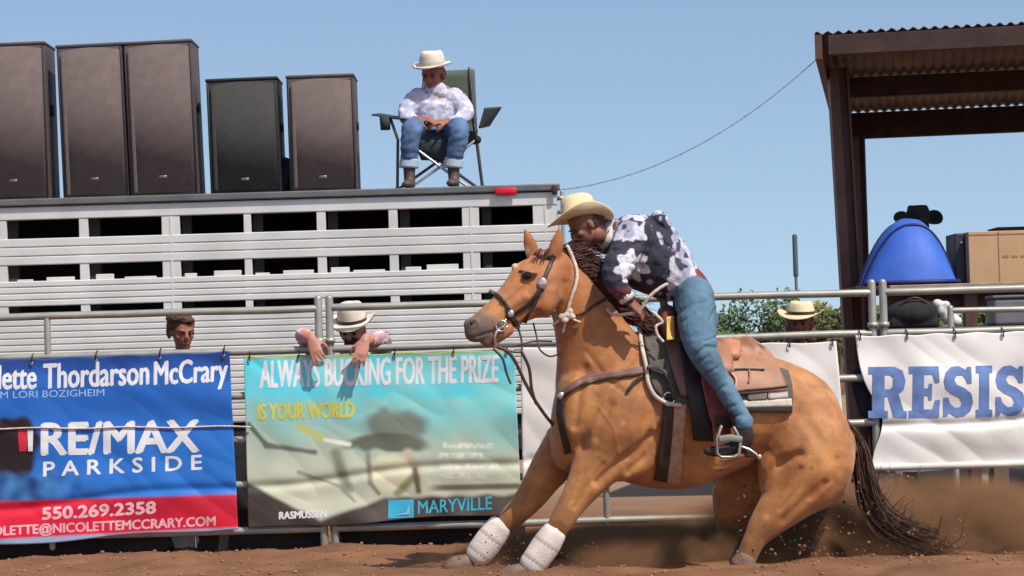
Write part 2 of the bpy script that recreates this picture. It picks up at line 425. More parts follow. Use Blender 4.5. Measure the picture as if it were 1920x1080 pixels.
# balloon mark: a red, a white and a blue stripe
for (x0, x1, y0, mt) in ((34, 52, 806, ink_red), (52, 63, 816, ink_white)):
    me = bpy.data.meshes.new("x"); me.from_pydata([(0, 0, 0), (1, 0, 0), (1.1, 1, 0), (-.2, 1, 0)], [], [(0, 1, 2, 3)])
    lay_flat(me, (x0, 846), (x1, 846), 40, mt, b1, 11, "emblem_stripe")
mb = MB(); pts = []
for i in range(40):
    px = -60 + i * 13.6; q = P(px, 804 - i * .11 + 1.2 * math.sin(i * .5), BY); q.y = BY - fold(q.x, q.z, 11) - .012 if px < 446 else BY - .02; pts.append(q)
mb.tube(pts, .005, 6); tagp(mb.build("rope", rope_white), "thin white cord stretched across the blue banner", "rope")

# --- turquoise cowboy banner
tq, tq2, gg, olive = srgb(78, 208, 228), srgb(128, 206, 206), srgb(166, 180, 162), srgb(96, 100, 84)
creamc, drk = srgb(205, 203, 178), srgb(58, 49, 44)
def seg(px, py, a, b):
    ax, ay = a; bx, by = b; t = max(0, min(1, ((px - ax) * (bx - ax) + (py - ay) * (by - ay)) / ((bx - ax) ** 2 + (by - ay) ** 2)))
    return math.hypot(px - ax - t * (bx - ax), py - ay - t * (by - ay))
def col_tq(px, py, s, t):
    e = 745 + 6 * nz(px, 0, .02)
    c = mixc(tq, tq2, nz(px, py, .015) + .3 + (s * .5))
    lower = mixc(tq2, gg, (py - 745) / 90 - s * .25 + .3 * nz(px, py, .02))
    lower = mixc(lower, creamc, sstep(830, 900, py) * .75 + .3 * nz(px, py, .025))
    c = mixc(c, lower, sstep(e - 6, e + 8, py))
    w1 = 6 * nz(px, py, .04)
    # printed hat, brim and outline of a face; a dark curved line at left
    d = ((px - 740) / 62) ** 2 + ((py - 800 + w1) / 34) ** 2; c = mixc(srgb(122, 132, 120), c, sstep(.4, 1.5, d + .5 * nz(px, py, .03)))
    d = ((px - 735) / 46) ** 2 + ((py - 888 + w1) / 36) ** 2; c = mixc(srgb(214, 208, 178), c, sstep(.6, 1.2, d))
    d = ((px - 728) / 78) ** 2 + ((py - 828 - .0012 * (px - 728) ** 2 + w1 * .4) / 17) ** 2; c = mixc(olive, c, sstep(.5, 1.5, d + .4 * nz(px, py, .04)))
    for a, b, w_, cc in (((765, 850), (792, 905), 9, srgb(190, 175, 150)), ((690, 850), (694, 905), 5, srgb(140, 140, 120)), ((694, 905), (710, 925), 4, srgb(140, 140, 120)),
                         ((630, 850), (650, 915), 11, srgb(128, 135, 112)), ((466, 795), (500, 835), 5, srgb(90, 95, 85)), ((500, 835), (590, 848), 5, srgb(100, 104, 92)),
                         ((560, 800), (605, 822), 7, srgb(185, 188, 110)), ((610, 825), (655, 833), 4, srgb(225, 225, 200)), ((745, 925), (775, 895), 8, srgb(140, 135, 100)), ((778, 880), (785, 920), 6, srgb(95, 88, 72)),
                         ((660, 920), (560, 885), 3, srgb(150, 150, 130)), ((640, 915), (665, 940), 3, srgb(150, 150, 130))):
        d = seg(px, py, a, b) + w1 * .3; c = mixc(cc, c, sstep(w_ * .2, w_ * 1.6, d))
    for k, (xa, xb) in enumerate(((830, 925), (820, 905), (825, 935), (822, 915))):
        y = 835 + k * 19
        if xa < px < xb and abs(py - y) < 5: c = mixc(c, srgb(222, 220, 205), .5 + .8 * nz(px, py, .15))
    e = 905 + (px - 466) * .52 if px < 600 else 975 - (px - 600) * .34 if px < 720 else 934 - (px - 720) * .03
    e += 5 * nz(px, 3, .03)
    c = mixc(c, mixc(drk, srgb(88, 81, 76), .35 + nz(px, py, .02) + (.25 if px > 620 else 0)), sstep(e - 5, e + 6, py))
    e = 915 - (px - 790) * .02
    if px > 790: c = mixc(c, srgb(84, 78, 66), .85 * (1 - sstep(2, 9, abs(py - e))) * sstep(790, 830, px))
    c = mixc(srgb(150, 165, 70), c, sstep(2, 9, py - (668 - (px - 457) * .026)))
    return c
C2 = ((457, 668), (964, 655), (978, 962), (466, 992))
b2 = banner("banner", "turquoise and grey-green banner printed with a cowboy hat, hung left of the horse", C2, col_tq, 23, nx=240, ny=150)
flat_text("ALWAYS BUCKING FOR THE PRIZE", (488, 727), (934, 716), 50, ink_white, b2, 23, bold=3)
flat_text("IS YOUR WORLD", (484, 787), (664, 782), 29, ink_yellow, b2, 23, bold=3)
flat_text("RASMUSSEN", (524, 973), (612, 969), 13, ink_white, b2, 23, bold=2)
flat_text("MARYVILLE", (784, 963), (922, 955), 24, ink_cyan, b2, 23, bold=1)
me = bpy.data.meshes.new("x"); me.from_pydata([(0, 0, 0), (1, 0, 0), (1, 1, 0), (0, 1, 0)], [], [(0, 1, 2, 3)])
lay_flat(me, (728, 972), (776, 970), 34, ink_cyan, b2, 23, "emblem_panel")
me = bpy.data.meshes.new("x"); me.from_pydata([(0, 0, 0), (1, 0, 0), (1, 1, 0), (.8, .2, 0)], [], [(0, 1, 3), (1, 2, 3)])
lay_flat(me, (738, 966), (768, 964), 18, ink_pale, b2, 23, "emblem_mark", lift=.009)

def ties(par, pts, col=None):
    "short black cable ties from the banner's eyelets to the rail"
    for px, py in pts:
        q = P(px, py + 5, BY); q.y = BY - .012; mb = MB(); top = Vector((q.x, FY - .012, q.z + .05))
        mb.tube([q, q + Vector((.004, -.012, .03)), top + Vector((0, -.015, .0)), top + Vector((0, .03, .012))], .0045, 6); mb.build("cable_tie", col or black_cloth, par)
        mb = MB(); mb.ell(q, .011, .004, .011, None, 10, 6); mb.build("eyelet", steel, par)
ties(b1, [(60, 676), (180, 671), (300, 666), (420, 661)]); ties(b2, [(468, 670), (560, 668), (740, 663), (850, 660), (950, 658)])
# --- plain white banner behind the horse
wh, wh2 = srgb(232, 228, 224), srgb(205, 200, 192)
def col_wh(px, py, s, t): return mixc(wh, wh2, .3 + nz(px, py, .012) * .7 + t * .1)
C3 = ((976, 652), (1568, 640), (1590, 888), (980, 906))
b3 = banner("banner", "blank white banner hanging behind the running horse", C3, col_wh, 31, .6)
# --- big white banner with slab letters
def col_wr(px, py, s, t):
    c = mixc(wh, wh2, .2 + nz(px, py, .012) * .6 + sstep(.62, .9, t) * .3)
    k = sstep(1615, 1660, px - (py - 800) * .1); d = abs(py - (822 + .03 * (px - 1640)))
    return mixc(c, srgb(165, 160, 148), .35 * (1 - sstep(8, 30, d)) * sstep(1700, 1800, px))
def warp4(px, py, s, t):
    k = math.exp(-((t - .62) / .22) ** 2) * 32 * (1 - s) ** 6
    return px + k, py
C4 = ((1604, 629), (1985, 619), (1985, 874), (1634, 884))
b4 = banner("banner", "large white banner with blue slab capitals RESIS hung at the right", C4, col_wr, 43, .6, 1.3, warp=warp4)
def glyph(polys, holes=()):
    cu = bpy.data.curves.new("g", 'CURVE'); cu.dimensions = '2D'; cu.fill_mode = 'FRONT'
    for pl in list(polys) + list(holes):
        sp = cu.splines.new('POLY'); sp.points.add(len(pl) - 1); sp.use_cyclic_u = True
        for p_, q in zip(sp.points, pl): p_.co = (q[0], q[1], 0, 1)
    o = bpy.data.objects.new("g", cu); COL.objects.link(o); dg = bpy.context.evaluated_depsgraph_get()
    me = bpy.data.meshes.new_from_object(o.evaluated_get(dg)); bpy.data.objects.remove(o); return me
gE = [(0,0),(.92,0),(.95,.34),(.80,.34),(.72,.16),(.46,.16),(.46,.43),(.58,.43),(.60,.34),(.70,.34),(.70,.66),(.60,.66),(.58,.57),(.46,.57),(.46,.84),(.70,.84),(.78,.68),(.92,.68),(.90,1),(0,1),(0,.86),(.12,.86),(.12,.14),(0,.14)]
gI = [(0,0),(.56,0),(.56,.14),(.45,.14),(.45,.86),(.56,.86),(.56,1),(0,1),(0,.86),(.11,.86),(.11,.14),(0,.14)]
gR = [(0,0),(.52,0),(.52,.14),(.43,.14),(.43,.42),(.52,.42),(.66,.02),(1.02,0),(1.02,.13),(.94,.13),(.80,.47),(.93,.55),(.98,.72),(.90,.92),(.70,1),(0,1),(0,.86),(.11,.86),(.11,.14),(0,.14)]
gRh = [(.43,.56),(.43,.84),(.57,.84),(.65,.78),(.65,.62),(.57,.56)]
gS = [(.02,0),(.14,0),(.19,.07),(.40,-.02),(.62,0),(.80,.10),(.88,.28),(.82,.46),(.62,.57),(.40,.64),(.33,.73),(.40,.83),(.56,.83),(.66,.74),(.70,.66),(.83,.66),(.82,1),(.70,1),(.66,.94),(.46,1.02),(.24,1),(.08,.89),(.02,.72),(.08,.56),(.26,.46),(.48,.38),(.56,.28),(.50,.18),(.36,.17),(.22,.26),(.16,.38),(.02,.38)]
for (pl, ho, xa, xb) in ((gR, [gRh], 1628, 1700), (gE, [], 1703, 1762), (gS, [], 1768, 1824), (gI, [], 1829, 1860), (gS, [], 1866, 1922), (gI, [], 1928, 1960)):
    lay_flat(glyph([pl], ho), (xa, 784 - (xa - 1630) * .012), (xb, 784 - (xb - 1630) * .012), 96, ink_blue, b4, 43, "lettering", 1.3, .006)
ties(b3, [(1400, 646), (1480, 644), (1560, 642)]); ties(b4, [(1612, 631), (1700, 629), (1790, 627), (1880, 625)])
# rolled hem of that banner over the lower rail
mb = MB(); mb.tube([P(px, 877 - (px - 1640) * .026, BY - .01) for px in range(1640, 2000, 20)], .022, 10); mb.build("hem", mat("hem_white", (.6, .57, .52), .6), b4)

# ================================================================ TRAILER
TY = 17.5; TS = FPX / TY
def Tz(py): return 1.2 + (691 - py) / TS       # height of something seen at x=0, row py
tx1 = P(1046, 400, TY).x; tx0 = P(-420, 400, TY).x; ZT = 2.42; TW = 2.0
tr = thing("stock_trailer", "long white slatted livestock trailer standing behind the fence", "trailer", ((tx0 + tx1) / 2, TY, 0))
band_top = ((ZT - .06, Tz(414)), ); r1 = (Tz(449), Tz(415)); r2 = (Tz(529), Tz(500)); r3 = (Tz(590), Tz(577)); zb = .76
def board(name, z0, z1, y=TY, n=1, x0=tx0, x1=tx1, mt=white_paint):
    mb = MB(); h = (z1 - z0) / n
    for i in range(n): mb.bbox((x0, y, z0 + i * h + .0035), (x1, y + .03, z0 + (i + 1) * h - .0035), .005, seg=1)
    mb.box((x0 + .01, y + .012, z0 + .002), (x1 - .01, y + .026, z1 - .002)); return mb.build(name, mt, tr, False)
board("fascia", r1[1], ZT - .055)
board("side_boards", r2[1], r1[0], n=3)
board("side_boards", r3[1], r2[0], n=4)
board("side_boards", zb, r3[0], n=18)
# uprights between the slots
ups = [(-8, 12), (148, 165), (303, 337), (457, 471), (594, 611), (729, 746), (867, 899), (1000, 1046)]
xs_up = [(-330, -312), (-175, -140)] + ups
for a, b_ in xs_up:
    xa, xb = P(a, 440, TY).x, P(b_, 440, TY).x
    mb = MB(); mb.bbox((xa, TY + .006, r3[0] - .02), (xb, TY + .05, r1[1] + .015), .003, seg=1)
    if b_ - a > 25: mb.box(((xa + xb) / 2 - .004, TY + .001, r3[0]), ((xa + xb) / 2 + .012, TY + .03, r1[1]))
    mb.build("upright", white_paint, tr, False)
# bedding and ledges showing in the middle slots
for i, (a, b_) in enumerate(((30, 60), (85, 138), (178, 212), (232, 292), (345, 368), (400, 452), (478, 505), (530, 588), (620, 655), (662, 722), (760, 790), (800, 860))):
    xa, xb = P(a, 520, TY).x, P(b_, 520, TY).x; mb = MB(); mb.bbox((xa, TY + .035, r2[0] - .03), (xb, TY + .06, r2[0] + .012 + .012 * (i % 3)), .004, seg=1)
    mb.build("slot_flap", white_paint, tr, False)
# inner posts seen through the slots
for a, b_ in zip(ups[:-1], ups[1:]):
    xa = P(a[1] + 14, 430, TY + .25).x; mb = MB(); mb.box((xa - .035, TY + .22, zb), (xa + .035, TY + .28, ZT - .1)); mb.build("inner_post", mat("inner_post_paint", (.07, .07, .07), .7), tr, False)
mb = MB(); mb.bbox((tx0 - .02, TY - .03, ZT - .05), (tx1 + .02, TY + .03, ZT), .008); mb.build("roof_edge", grey_edge, tr, False)
mb = MB(); mb.bbox((tx0, TY + .031, ZT - .04), (tx1, TY + TW, ZT - .004), .01); mb.build("roof", grey_edge, tr, False)
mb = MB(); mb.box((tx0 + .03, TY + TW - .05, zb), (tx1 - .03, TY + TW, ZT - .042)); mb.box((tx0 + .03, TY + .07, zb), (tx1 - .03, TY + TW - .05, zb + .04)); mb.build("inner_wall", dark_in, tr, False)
mb = MB(); mb.bbox((tx1 - .035, TY + .05, zb), (tx1 - .002, TY + TW - .06, ZT - .043), .005)
for k in range(7): mb.bbox((tx1 - .002, TY + .08, zb + .12 + k * .2), (tx1 + .012, TY + TW - .1, zb + .22 + k * .2), .004, seg=1)
mb.build("rear_door", white_paint, tr, False)
c = P(1047, 420, TY); mb = MB(); mb.tube([Vector((tx1 + .035, TY + .02, z)) for z in (zb, 1.3, 1.9, ZT - .06)], .014, 8)
for z in (1.0, 1.6, 2.2, 2.3): mb.box((tx1 - .0, TY - .004, z), (tx1 + .05, TY + .04, z + .03))
mb.build("door_hinge", steel, tr)
c = P(948, 359, TY - .03); mb = MB(); mb.bbox((c.x - .08, TY - .052, c.z - .026), (c.x + .08, TY - .03, c.z + .026), .01); mb.build("marker_light", red_lens, tr)
c = P(1040, 356, TY - .03); mb = MB(); mb.bbox((c.x - .02, TY - .05, c.z - .035), (c.x + .02, TY - .03, c.z + .035), .008); mb.build("corner_cap", mat("dark_brown_plastic", (.05, .02, .018), .5), tr)
mb = MB(); mb.bbox((tx0, TY + .04, .50), (tx1 - .05, TY + .16, zb - .004), .01); mb.box((tx0, TY + .2, .42), (tx1 - .3, TY + TW - .2, .70)); mb.build("chassis", rubber, tr, False)
for px in (520, 735):
    cx = P(px, 950, TY + .2).x
    mb = MB(); n_ = 36
    prof = [(.19, 0), (.20, .02), (.27, .01), (.345, .02), (.365, .05), (.365, .17), (.345, .20), (.2, .2)]
    rings = [[mb.bm.verts.new((cx + r * math.cos(2 * math.pi * k / n_), TY + .03 + y, .365 + r * math.sin(2 * math.pi * k / n_))) for k in range(n_)] for r, y in prof]
    for a_, b_ in zip(rings[:-1], rings[1:]):
        for k in range(n_): mb._f([a_[k], a_[(k + 1) % n_], b_[(k + 1) % n_], b_[k]])
    whl = mb.build("wheel", rubber, tr)
    mb = MB(); mb.loft([(Vector((cx, TY + .09, .365)), .205, .205), (Vector((cx, TY + .12, .365)), .205, .205)], 24, Vector((1, 0, 0)), False); mb.ell((cx, TY + .09, .365), .06, .04, .06)
    mb.build("rim", mat("wheel_rim", (.3, .3, .3), .4, .6), whl)
# ================================================================ LOUDSPEAKERS ON THE ROOF
SY = 17.75
def speaker(x0, x1, ytop, ybot, cm, gm, label, lean=.8, depth=.42, crown=.02):
    bl = P(x0, ybot, SY); br = P(x1, ybot, SY); w_ = br.x - bl.x; tz = P((x0 + x1) / 2, ytop, SY).z; hh = tz - ZT
    cx = (bl.x + br.x) / 2 - hh * .02; t = thing("loudspeaker", label, "loudspeaker", (cx, SY, ZT), "loudspeakers standing on the trailer roof")
    M = Matrix.Translation((cx, SY, ZT)) @ Matrix.Rotation(-R(lean), 4, 'Y')
    mb = MB(); mb.bbox((-w_ / 2, 0, .004), (w_ / 2, depth, hh), .022, M, 3); mb.build("cabinet", cm, t)
    mb = MB()
    n_ = 14; top = lambda u: hh - .03 + crown * (1 - (2 * u - 1) ** 2)
    L_ = [[], []]
    for i in range(n_ + 1):
        u = i / n_; x = -w_ / 2 + .022 + (w_ - .044) * u; bul = .028 * (1 - (2 * u - 1) ** 2) + .008
        for k, z in ((0, .035), (1, top(u) - .012)): L_[k].append(mb.bm.verts.new(M @ Vector((x, -bul, z))))
    bk = [[mb.bm.verts.new(v.co + Vector((0, .04, 0))) for v in row] for row in L_]
    for i in range(n_):
        mb._f([L_[0][i], L_[0][i + 1], L_[1][i + 1], L_[1][i]]); mb._f([L_[1][i], L_[1][i + 1], bk[1][i + 1], bk[1][i]]); mb._f([L_[0][i + 1], L_[0][i], bk[0][i], bk[0][i + 1]])
    mb._f([L_[0][0], L_[1][0], bk[1][0], bk[0][0]]); mb._f([L_[0][-1], bk[0][-1], bk[1][-1], L_[1][-1]])
    mb.build("grille", gm, t)
    mb = MB(); mb.bbox((-w_ / 2 - .004, -.006, hh - .012), (w_ / 2 + .004, depth + .004, hh + .012), .008, M); mb.build("top_panel", cm, t)
    for sx_ in (-1, 1):
        mb = MB(); mb.bbox((sx_ * (w_ / 2 - .014) - .007, -.012, .02), (sx_ * (w_ / 2 - .014) + .007, .0, hh - .02), .003, M, 1)
        mb.build("side_trim", cab_dk, t)
    mb = MB(); mb.bbox((-w_ / 2 + .035, -.030, .04), (-w_ / 2 + .062, -.012, hh - .06), .006, M, 2); mb.build("front_bar", gm, t)
    mb = MB(); mb.bbox((w_ / 2 - .001, depth * .35, hh * .55), (w_ / 2 + .012, depth * .65, hh * .62), .005, M, 1); mb.build("side_handle", cab_dk, t)
    mb = MB(); mb.bbox((-.03, -.042, hh * .12), (.03, -.030, hh * .12 + .022), .003, M, 1); mb.build("name_plate", grey_edge, t)
    return t
speaker(-32, 100, 82, 372, cab, grille, "brown loudspeaker cut by the left edge of the photo")
speaker(124, 249, 84, 368, cab, grille, "tall brown loudspeaker, left one of the touching pair", 1.4)
speaker(250, 379, 78, 366, cab, grille, "tall brown loudspeaker, right one of the touching pair", 1.4)
speaker(399, 533, 148, 362, cab_dk, grille_dk, "shorter black loudspeaker on the trailer roof", 1.0)
speaker(548, 675, 142, 358, cab, grille, "lone brown loudspeaker nearest the seated man", .5)
# dark bag between the last two
mb = MB()
for (px, py, r) in ((538, 300, 12), (533, 318, 17), (543, 322, 15), (531, 340, 18), (545, 308, 9)):
    q = P(px, py, SY + .2); mb.ell(q, r / 255, .09, r / 255)
bag = mb.skin("backpack", mat("navy_bag", (.012, .014, .03), .8), None, .012, 6); tagp(bag, "small dark navy backpack wedged between the black and the lone brown loudspeakers", "bag")
bag.location.z = ZT
mb = MB(); mb.tube([bag.location + Vector((-.05 + .1 * k / 6, 0, .24 + .04 * math.sin(math.pi * k / 6))) for k in range(7)], .008, 6); mb.build("handle", black_cloth, bag)

# ================================================================ SHELTER, DECK
Q = 19.4
t = thing("shelter", "brown steel shelter with corrugated roof on a tall post at the right", "shelter", (P(1590, 600, Q).x, Q, 0))
base = P(1600, 640, Q); top = P(1570, 128, Q); base0 = base + (base - top) * ((base.z + .02) / (top.z - base.z))
def hbeam(a, b, wx, wy, name, mt, par):
    "an H-section column between two points"
    mb = MB(); d = (b - a); L_ = d.length; M = Matrix.Translation(a) @ d.to_track_quat('Z', 'X').to_matrix().to_4x4()
    # keep the flanges square to the world
    z = d.normalized(); x = Vector((1, 0, 0)) - z * z.x; x.normalize(); y = z.cross(x)
    M = Matrix((x, y, z)).transposed().to_4x4(); M.translation = a
    tk = .012
    mb.box((-wx / 2, -wy / 2, 0), (-wx / 2 + .075, wy / 2, L_), M)
    mb.box((-wx / 2 + .0755, -.012, 0), (wx / 2 - .0155, .03, L_), M); mb.box((wx / 2 - .015, -wy / 2, 0), (wx / 2, wy / 2, L_), M)
    return mb.build(name, mt, par, False)
hbeam(base0, top, .155, .15, "post", brown_paint, t)
YAW = R(-9.5); c_, s_n = math.cos(YAW), math.sin(YAW)
Cn = P(1527, 62, Q - 1.0); dx_, dy_ = Cn.x - t.location.x, Cn.y - Q
ux0 = dx_ * c_ + dy_ * s_n; uy0 = -dx_ * s_n + dy_ * c_        # roof corner in the shelter's own frame
uy1 = uy0 + 4.3; C2w = (t.location.x + ux0 * c_ - uy1 * s_n, Q + ux0 * s_n + uy1 * c_)
zf = Cn.z; zb_ = P(1562, 212, C2w[1]).z; XR = 6.0; ox, oy = t.location.x, t.location.y
def sheltered(o):
    "turn a child that was built square into the shelter's own direction"
    o.data.transform(Matrix.Rotation(YAW, 4, 'Z')); return o
mb = MB(); nn = 300; G = []; yy = [uy0, uy0 + 2.1, uy1]
for y in yy:
    z = zf + (zb_ - zf) * (y - uy0) / (uy1 - uy0)
    G.append([mb.bm.verts.new((ox + ux0 + XR * i / nn, oy + y, z + .013 * math.sin(2 * math.pi * XR * i / nn / .0805))) for i in range(nn + 1)])
for a_, b_ in zip(G[:-1], G[1:]):
    for i in range(nn): mb._f([a_[i], a_[i + 1], b_[i + 1], b_[i]])
rs = sheltered(mb.build("roof_sheet", mat("rusty_roof_sheet", (.20, .115, .09), .6, .1, .3, 3), t)); so_ = rs.modifiers.new("t", 'SOLIDIFY'); so_.thickness = .003
slope = (zb_ - zf) / (uy1 - uy0)
for k in range(3):
    y = uy0 + .03 + k * (uy1 - uy0 - .10) / 2; z = zf + slope * (y - uy0) - .02; hh = (.15, .17, .24)[k]
    mb = MB(); mb.bbox((ox + ux0 + .10, oy + y - .03, z - hh), (ox + ux0 + XR, oy + y + .03, z), .004, seg=1); mb.box((ox + ux0 + .10, oy + y + .031, z - hh), (ox + ux0 + XR, oy + y + .08, z - hh + .012)); sheltered(mb.build("purlin", brown_dk, t, False))
mb = MB(); v = []
for dx in (0, .055):
    for (y, dz) in ((uy0 - .01, -.20), (uy1, -.20), (uy1, -.016), (uy0 - .01, -.016)): v.append(mb.bm.verts.new((ox + ux0 + dx, oy + y, zf + slope * (y - uy0) + dz)))
for f in ((3, 2, 1, 0), (4, 5, 6, 7), (0, 1, 5, 4), (1, 2, 6, 5), (2, 3, 7, 6), (3, 0, 4, 7)): mb._f([v[i] for i in f])
sheltered(mb.build("end_rafter", brown_paint, t, False))
for xx, y, zt in ((4.6, 0, zf - .25), (.05, uy1 - .15, zb_ - .25), (4.6, uy1 - .15, zb_ - .25)):
    wx = ox + xx * c_ - y * s_n; wy = oy + xx * s_n + y * c_
    if zt > 0: hbeam(Vector((wx, wy, -.02)), Vector((wx, wy, zt)), .13, .13, "post", brown_paint, t)
XR = 9.0; yb = Q + 3
# cable from the roof corner down to the trailer
mb = MB(); A = P(1530, 112, Q - .9); B = Vector((tx1 + .02, TY + 1.0, ZT + .02)); pts = []
for i in range(41):
    f = i / 40; q = A.lerp(B, f); q.z -= .20 * 4 * f * (1 - f); pts.append(q)
mb.tube(pts, .0035, 5)
for i in range(1, 40, 2): mb.ell(pts[i], .006, .006, .006, None, 6, 5)
tagp(mb.build("cable", mat("cable_grey", (.16, .18, .20), .7)), "thin beaded cable sagging from the shelter roof to the trailer", "cable")

# raised timber deck
DY = 18.35; ZD = P(1760, 532, DY).z
dk = thing("deck", "raised timber deck under the shelter roof, carrying the tent and the box", "deck", (P(1760, 600, DY).x, DY, 0))
xd0 = P(1668, 540, DY).x
mb = MB(); mb.bbox((xd0, DY, ZD - .075), (XR - .3, DY + .045, ZD - .002), .006, seg=1); mb.build("edge_board", mat("weathered_timber", (.28, .21, .16), .8, 0, .3, 5, .3, 60), dk, False)
for k in range(11):
    mb = MB(); y = DY + .05 + k * .2; mb.bbox((xd0 - .25, y, ZD - .035), (XR - .3, y + .19, ZD - .002), .004, seg=1); mb.build("plank", brown_dk, dk, False)
for (px, y) in ((1822, DY + .06), (1700, DY + 1.9), (2060, DY + .06), (1960, DY + 1.9)):
    x = P(px, 600, y).x; mb = MB(); mb.bbox((x - .05, y, -.02), (x + .05, y + .1, ZD - .037), .006, seg=1); mb.build("leg", brown_paint, dk, False)
mb = MB(); mb.bbox((xd0, DY + .12, ZD - .2), (XR - .4, DY + .17, ZD - .037), .006, seg=1); mb.build("joist", brown_dk, dk, False)
# gate rails in front of the deck
gt = thing("chute_gate", "short section of pale pipe gate between the fence and the deck", "gate", (P(1880, 700, 17.2).x, 17.2, 0)); GY = 17.2
for py in (582,):
    mb = MB(); mb.tube([P(px, py - (px - 1800) * .02, GY) for px in range(1782, 1990, 20)], .022, 8); mb.build("rail", steel, gt)
for px in (1782, 1985):
    a = P(px, 578, GY); mb = MB(); mb.tube([Vector((a.x, GY, -.03)), Vector((a.x, GY, a.z))], .024, 8); mb.build("post", steel, gt)
mb = MB(); mb.tube([P(px, 640, GY) for px in (1782, 1880, 1985)], .022, 8); mb.build("rail", steel, gt)

# short posts under the big white banner, and dry weeds against it
for (px, yy_, wpx, ztop, col, lab) in ((1686, FY + .5, 13, .62, (.30, .28, .25), "short grey post under the RESIS banner nearest the horse's tail"), (1847, FY + .6, 15, .66, (.42, .34, .24), "short pale timber post under the last letters of the RESIS banner"), (1878, FY + .9, 30, .70, (.15, .10, .07), "wide brown timber post under the right end of the RESIS banner")):
    x = P(px, 920, yy_).x; w_ = wpx * yy_ / FPX / 2; mb = MB(); mb.bbox((x - w_, yy_, -.03), (x + w_, yy_ + w_ * 2, ztop), .008, seg=1)
    tagp(mb.build("wooden_post", mat("post_wood", col, .85, 0, .25, 6, .4, 40), None, False), lab, "post", "short posts behind the right-hand fence panel")
wx = P(1672, 960, FY - .14).x; weed = MB(); rr = random.Random(3)
for i in range(46):
    a = rr.uniform(-.2, .75); L_ = rr.uniform(.18, .48); b0 = Vector((wx + rr.uniform(-.05, .10), FY - .14 + rr.uniform(-.04, .03), -.02)); tip = b0 + Vector((math.sin(a) * L_, -.03 * rr.random(), math.cos(a) * L_))
    weed.loft([(b0, .003, .003), (b0.lerp(tip, .5) + Vector((.01, 0, .015)), .0022, .0022), (tip, .001, .001)], 4)
    for k in range(4):
        q = b0.lerp(tip, .45 + .14 * k); d = Vector((rr.uniform(-1, 1), rr.uniform(-.3, .3), rr.uniform(.2, 1))).normalized() * .035; weed.quad(q, q + d * .5 + Vector((.006, 0, 0)), q + d, q + d * .5 - Vector((.006, 0, 0)))
tagp(weed.build("weed", mat("dry_weed", (.10, .085, .05), .9), None, False), "tuft of dry brown weeds at the foot of the RESIS banner", "weeds")

# pop-up tent on the deck
TYY = DY + .45
def tent():
    x0 = P(1612, 525, TYY).x; x1 = P(1786, 525, TYY).x; zt = P(1705, 411, TYY).z
    t = thing("tent", "small bright blue pop-up tent on the deck", "tent", ((x0 + x1) / 2, TYY, ZD))
    cx = (x0 + x1) / 2 + .0; W = (x1 - x0) / 2; H = zt - ZD; D = .42; mb = MB(); n_ = 26; rows = []
    for j in range(n_ + 1):
        v = j / n_; row = []
        for i in range(n_ + 1):
            u = -1 + 2 * i / n_
            yv = -1 + 2 * v
            # arch profile across x, falling to front and back
            r = max(abs(u), 0); hx = (1 - abs(u) ** 2.3); hy = max(0, 1 - abs(yv) ** 2.2)
            row.append((cx + u * W + .03 * hx, TYY + yv * D * (1 - .35 * (1 - hx)), ZD + .005 + H * min(hx, 1) * hy ** .7 + .010 * noise.noise(Vector((u * 4, yv * 4, 1))) + .007 * abs(noise.noise(Vector((u * 3 + yv * 2, yv * 7, 4))))))
        rows.append([mb.bm.verts.new(q) for q in row])
    for a_, b_ in zip(rows[:-1], rows[1:]):
        for i in range(n_): mb._f([a_[i], a_[i + 1], b_[i + 1], b_[i]])
    m_ = mat("blue_nylon", (.04, .12, .50), .62, 0, .12, 4, .25, 14)
    mb.build("canopy", m_, t)
    for sgn in (-1, 1):
        mb = MB(); pts = []
        for i in range(25):
            u = -1 + 2 * i / 24; hx = 1 - abs(u) ** 2.3; yv = -.45 if sgn < 0 else .3; hy = 1 - abs(yv) ** 2.2
            pts.append(Vector((cx + u * W + .03 * hx, TYY + yv * D * (1 - .35 * (1 - hx)), ZD + .012 + H * hx * hy ** .7)))
        mb.tube(pts, .012, 8); mb.build("hoop", mat("navy_binding", (.012, .018, .10), .6), t)
    mb = MB(); mb.tube([Vector((cx + u * W + .03 * (1 - abs(u) ** 2.3), TYY - D * (1 - .35 * abs(u) ** 2.3), ZD + .02)) for u in [-1 + k / 12 for k in range(25)]], .016, 8); mb.build("hem", mat("navy_hem", (.014, .02, .12), .6), t)
tent()
# cardboard box + black case
BX = DY + .3; x0 = P(1818, 522, BX).x; zt = P(1870, 433, BX).z
bx = thing("cardboard_box", "large tan cardboard box on the deck at the right edge", "box", (x0 + .3, BX, ZD))
card = mat("cardboard", (.50, .31, .17), .85, 0, .08, 6, .1, 60)
mb = MB(); mb.bbox((x0, BX, ZD), (x0 + .85, BX + .55, zt), .004, seg=1); mb.build("carton", card, bx, False)
mb = MB(); xs_ = P(1873, 480, BX).x; mb.box((xs_ - .004, BX - .003, ZD + .004), (xs_ + .004, BX - .001, zt - .004)); mb.box((x0 + .004, BX - .003, zt - .03), (x0 + .84, BX - .0015, zt - .022)); mb.build("seam", mat("card_seam", (.30, .17, .09), .8), bx, False)
mb = MB(); xs_ = P(1880, 476, BX).x
for k in range(3): mb.box((xs_ + k * .07, BX - .0035, (zt + ZD) / 2 - .005), (xs_ + k * .07 + .045, BX - .001, (zt + ZD) / 2 + .012))
mb.build("print_mark", mat("card_print", (.42, .18, .08), .8), bx, False)
x1 = P(1792, 500, BX + .12).x
mb = MB(); mb.bbox((x1, BX + .12, ZD), (x0 - .004, BX + .52, zt - .004), .01); o = mb.build("equipment_case", mat("charcoal_case", (.035, .032, .04), .5), None, False)
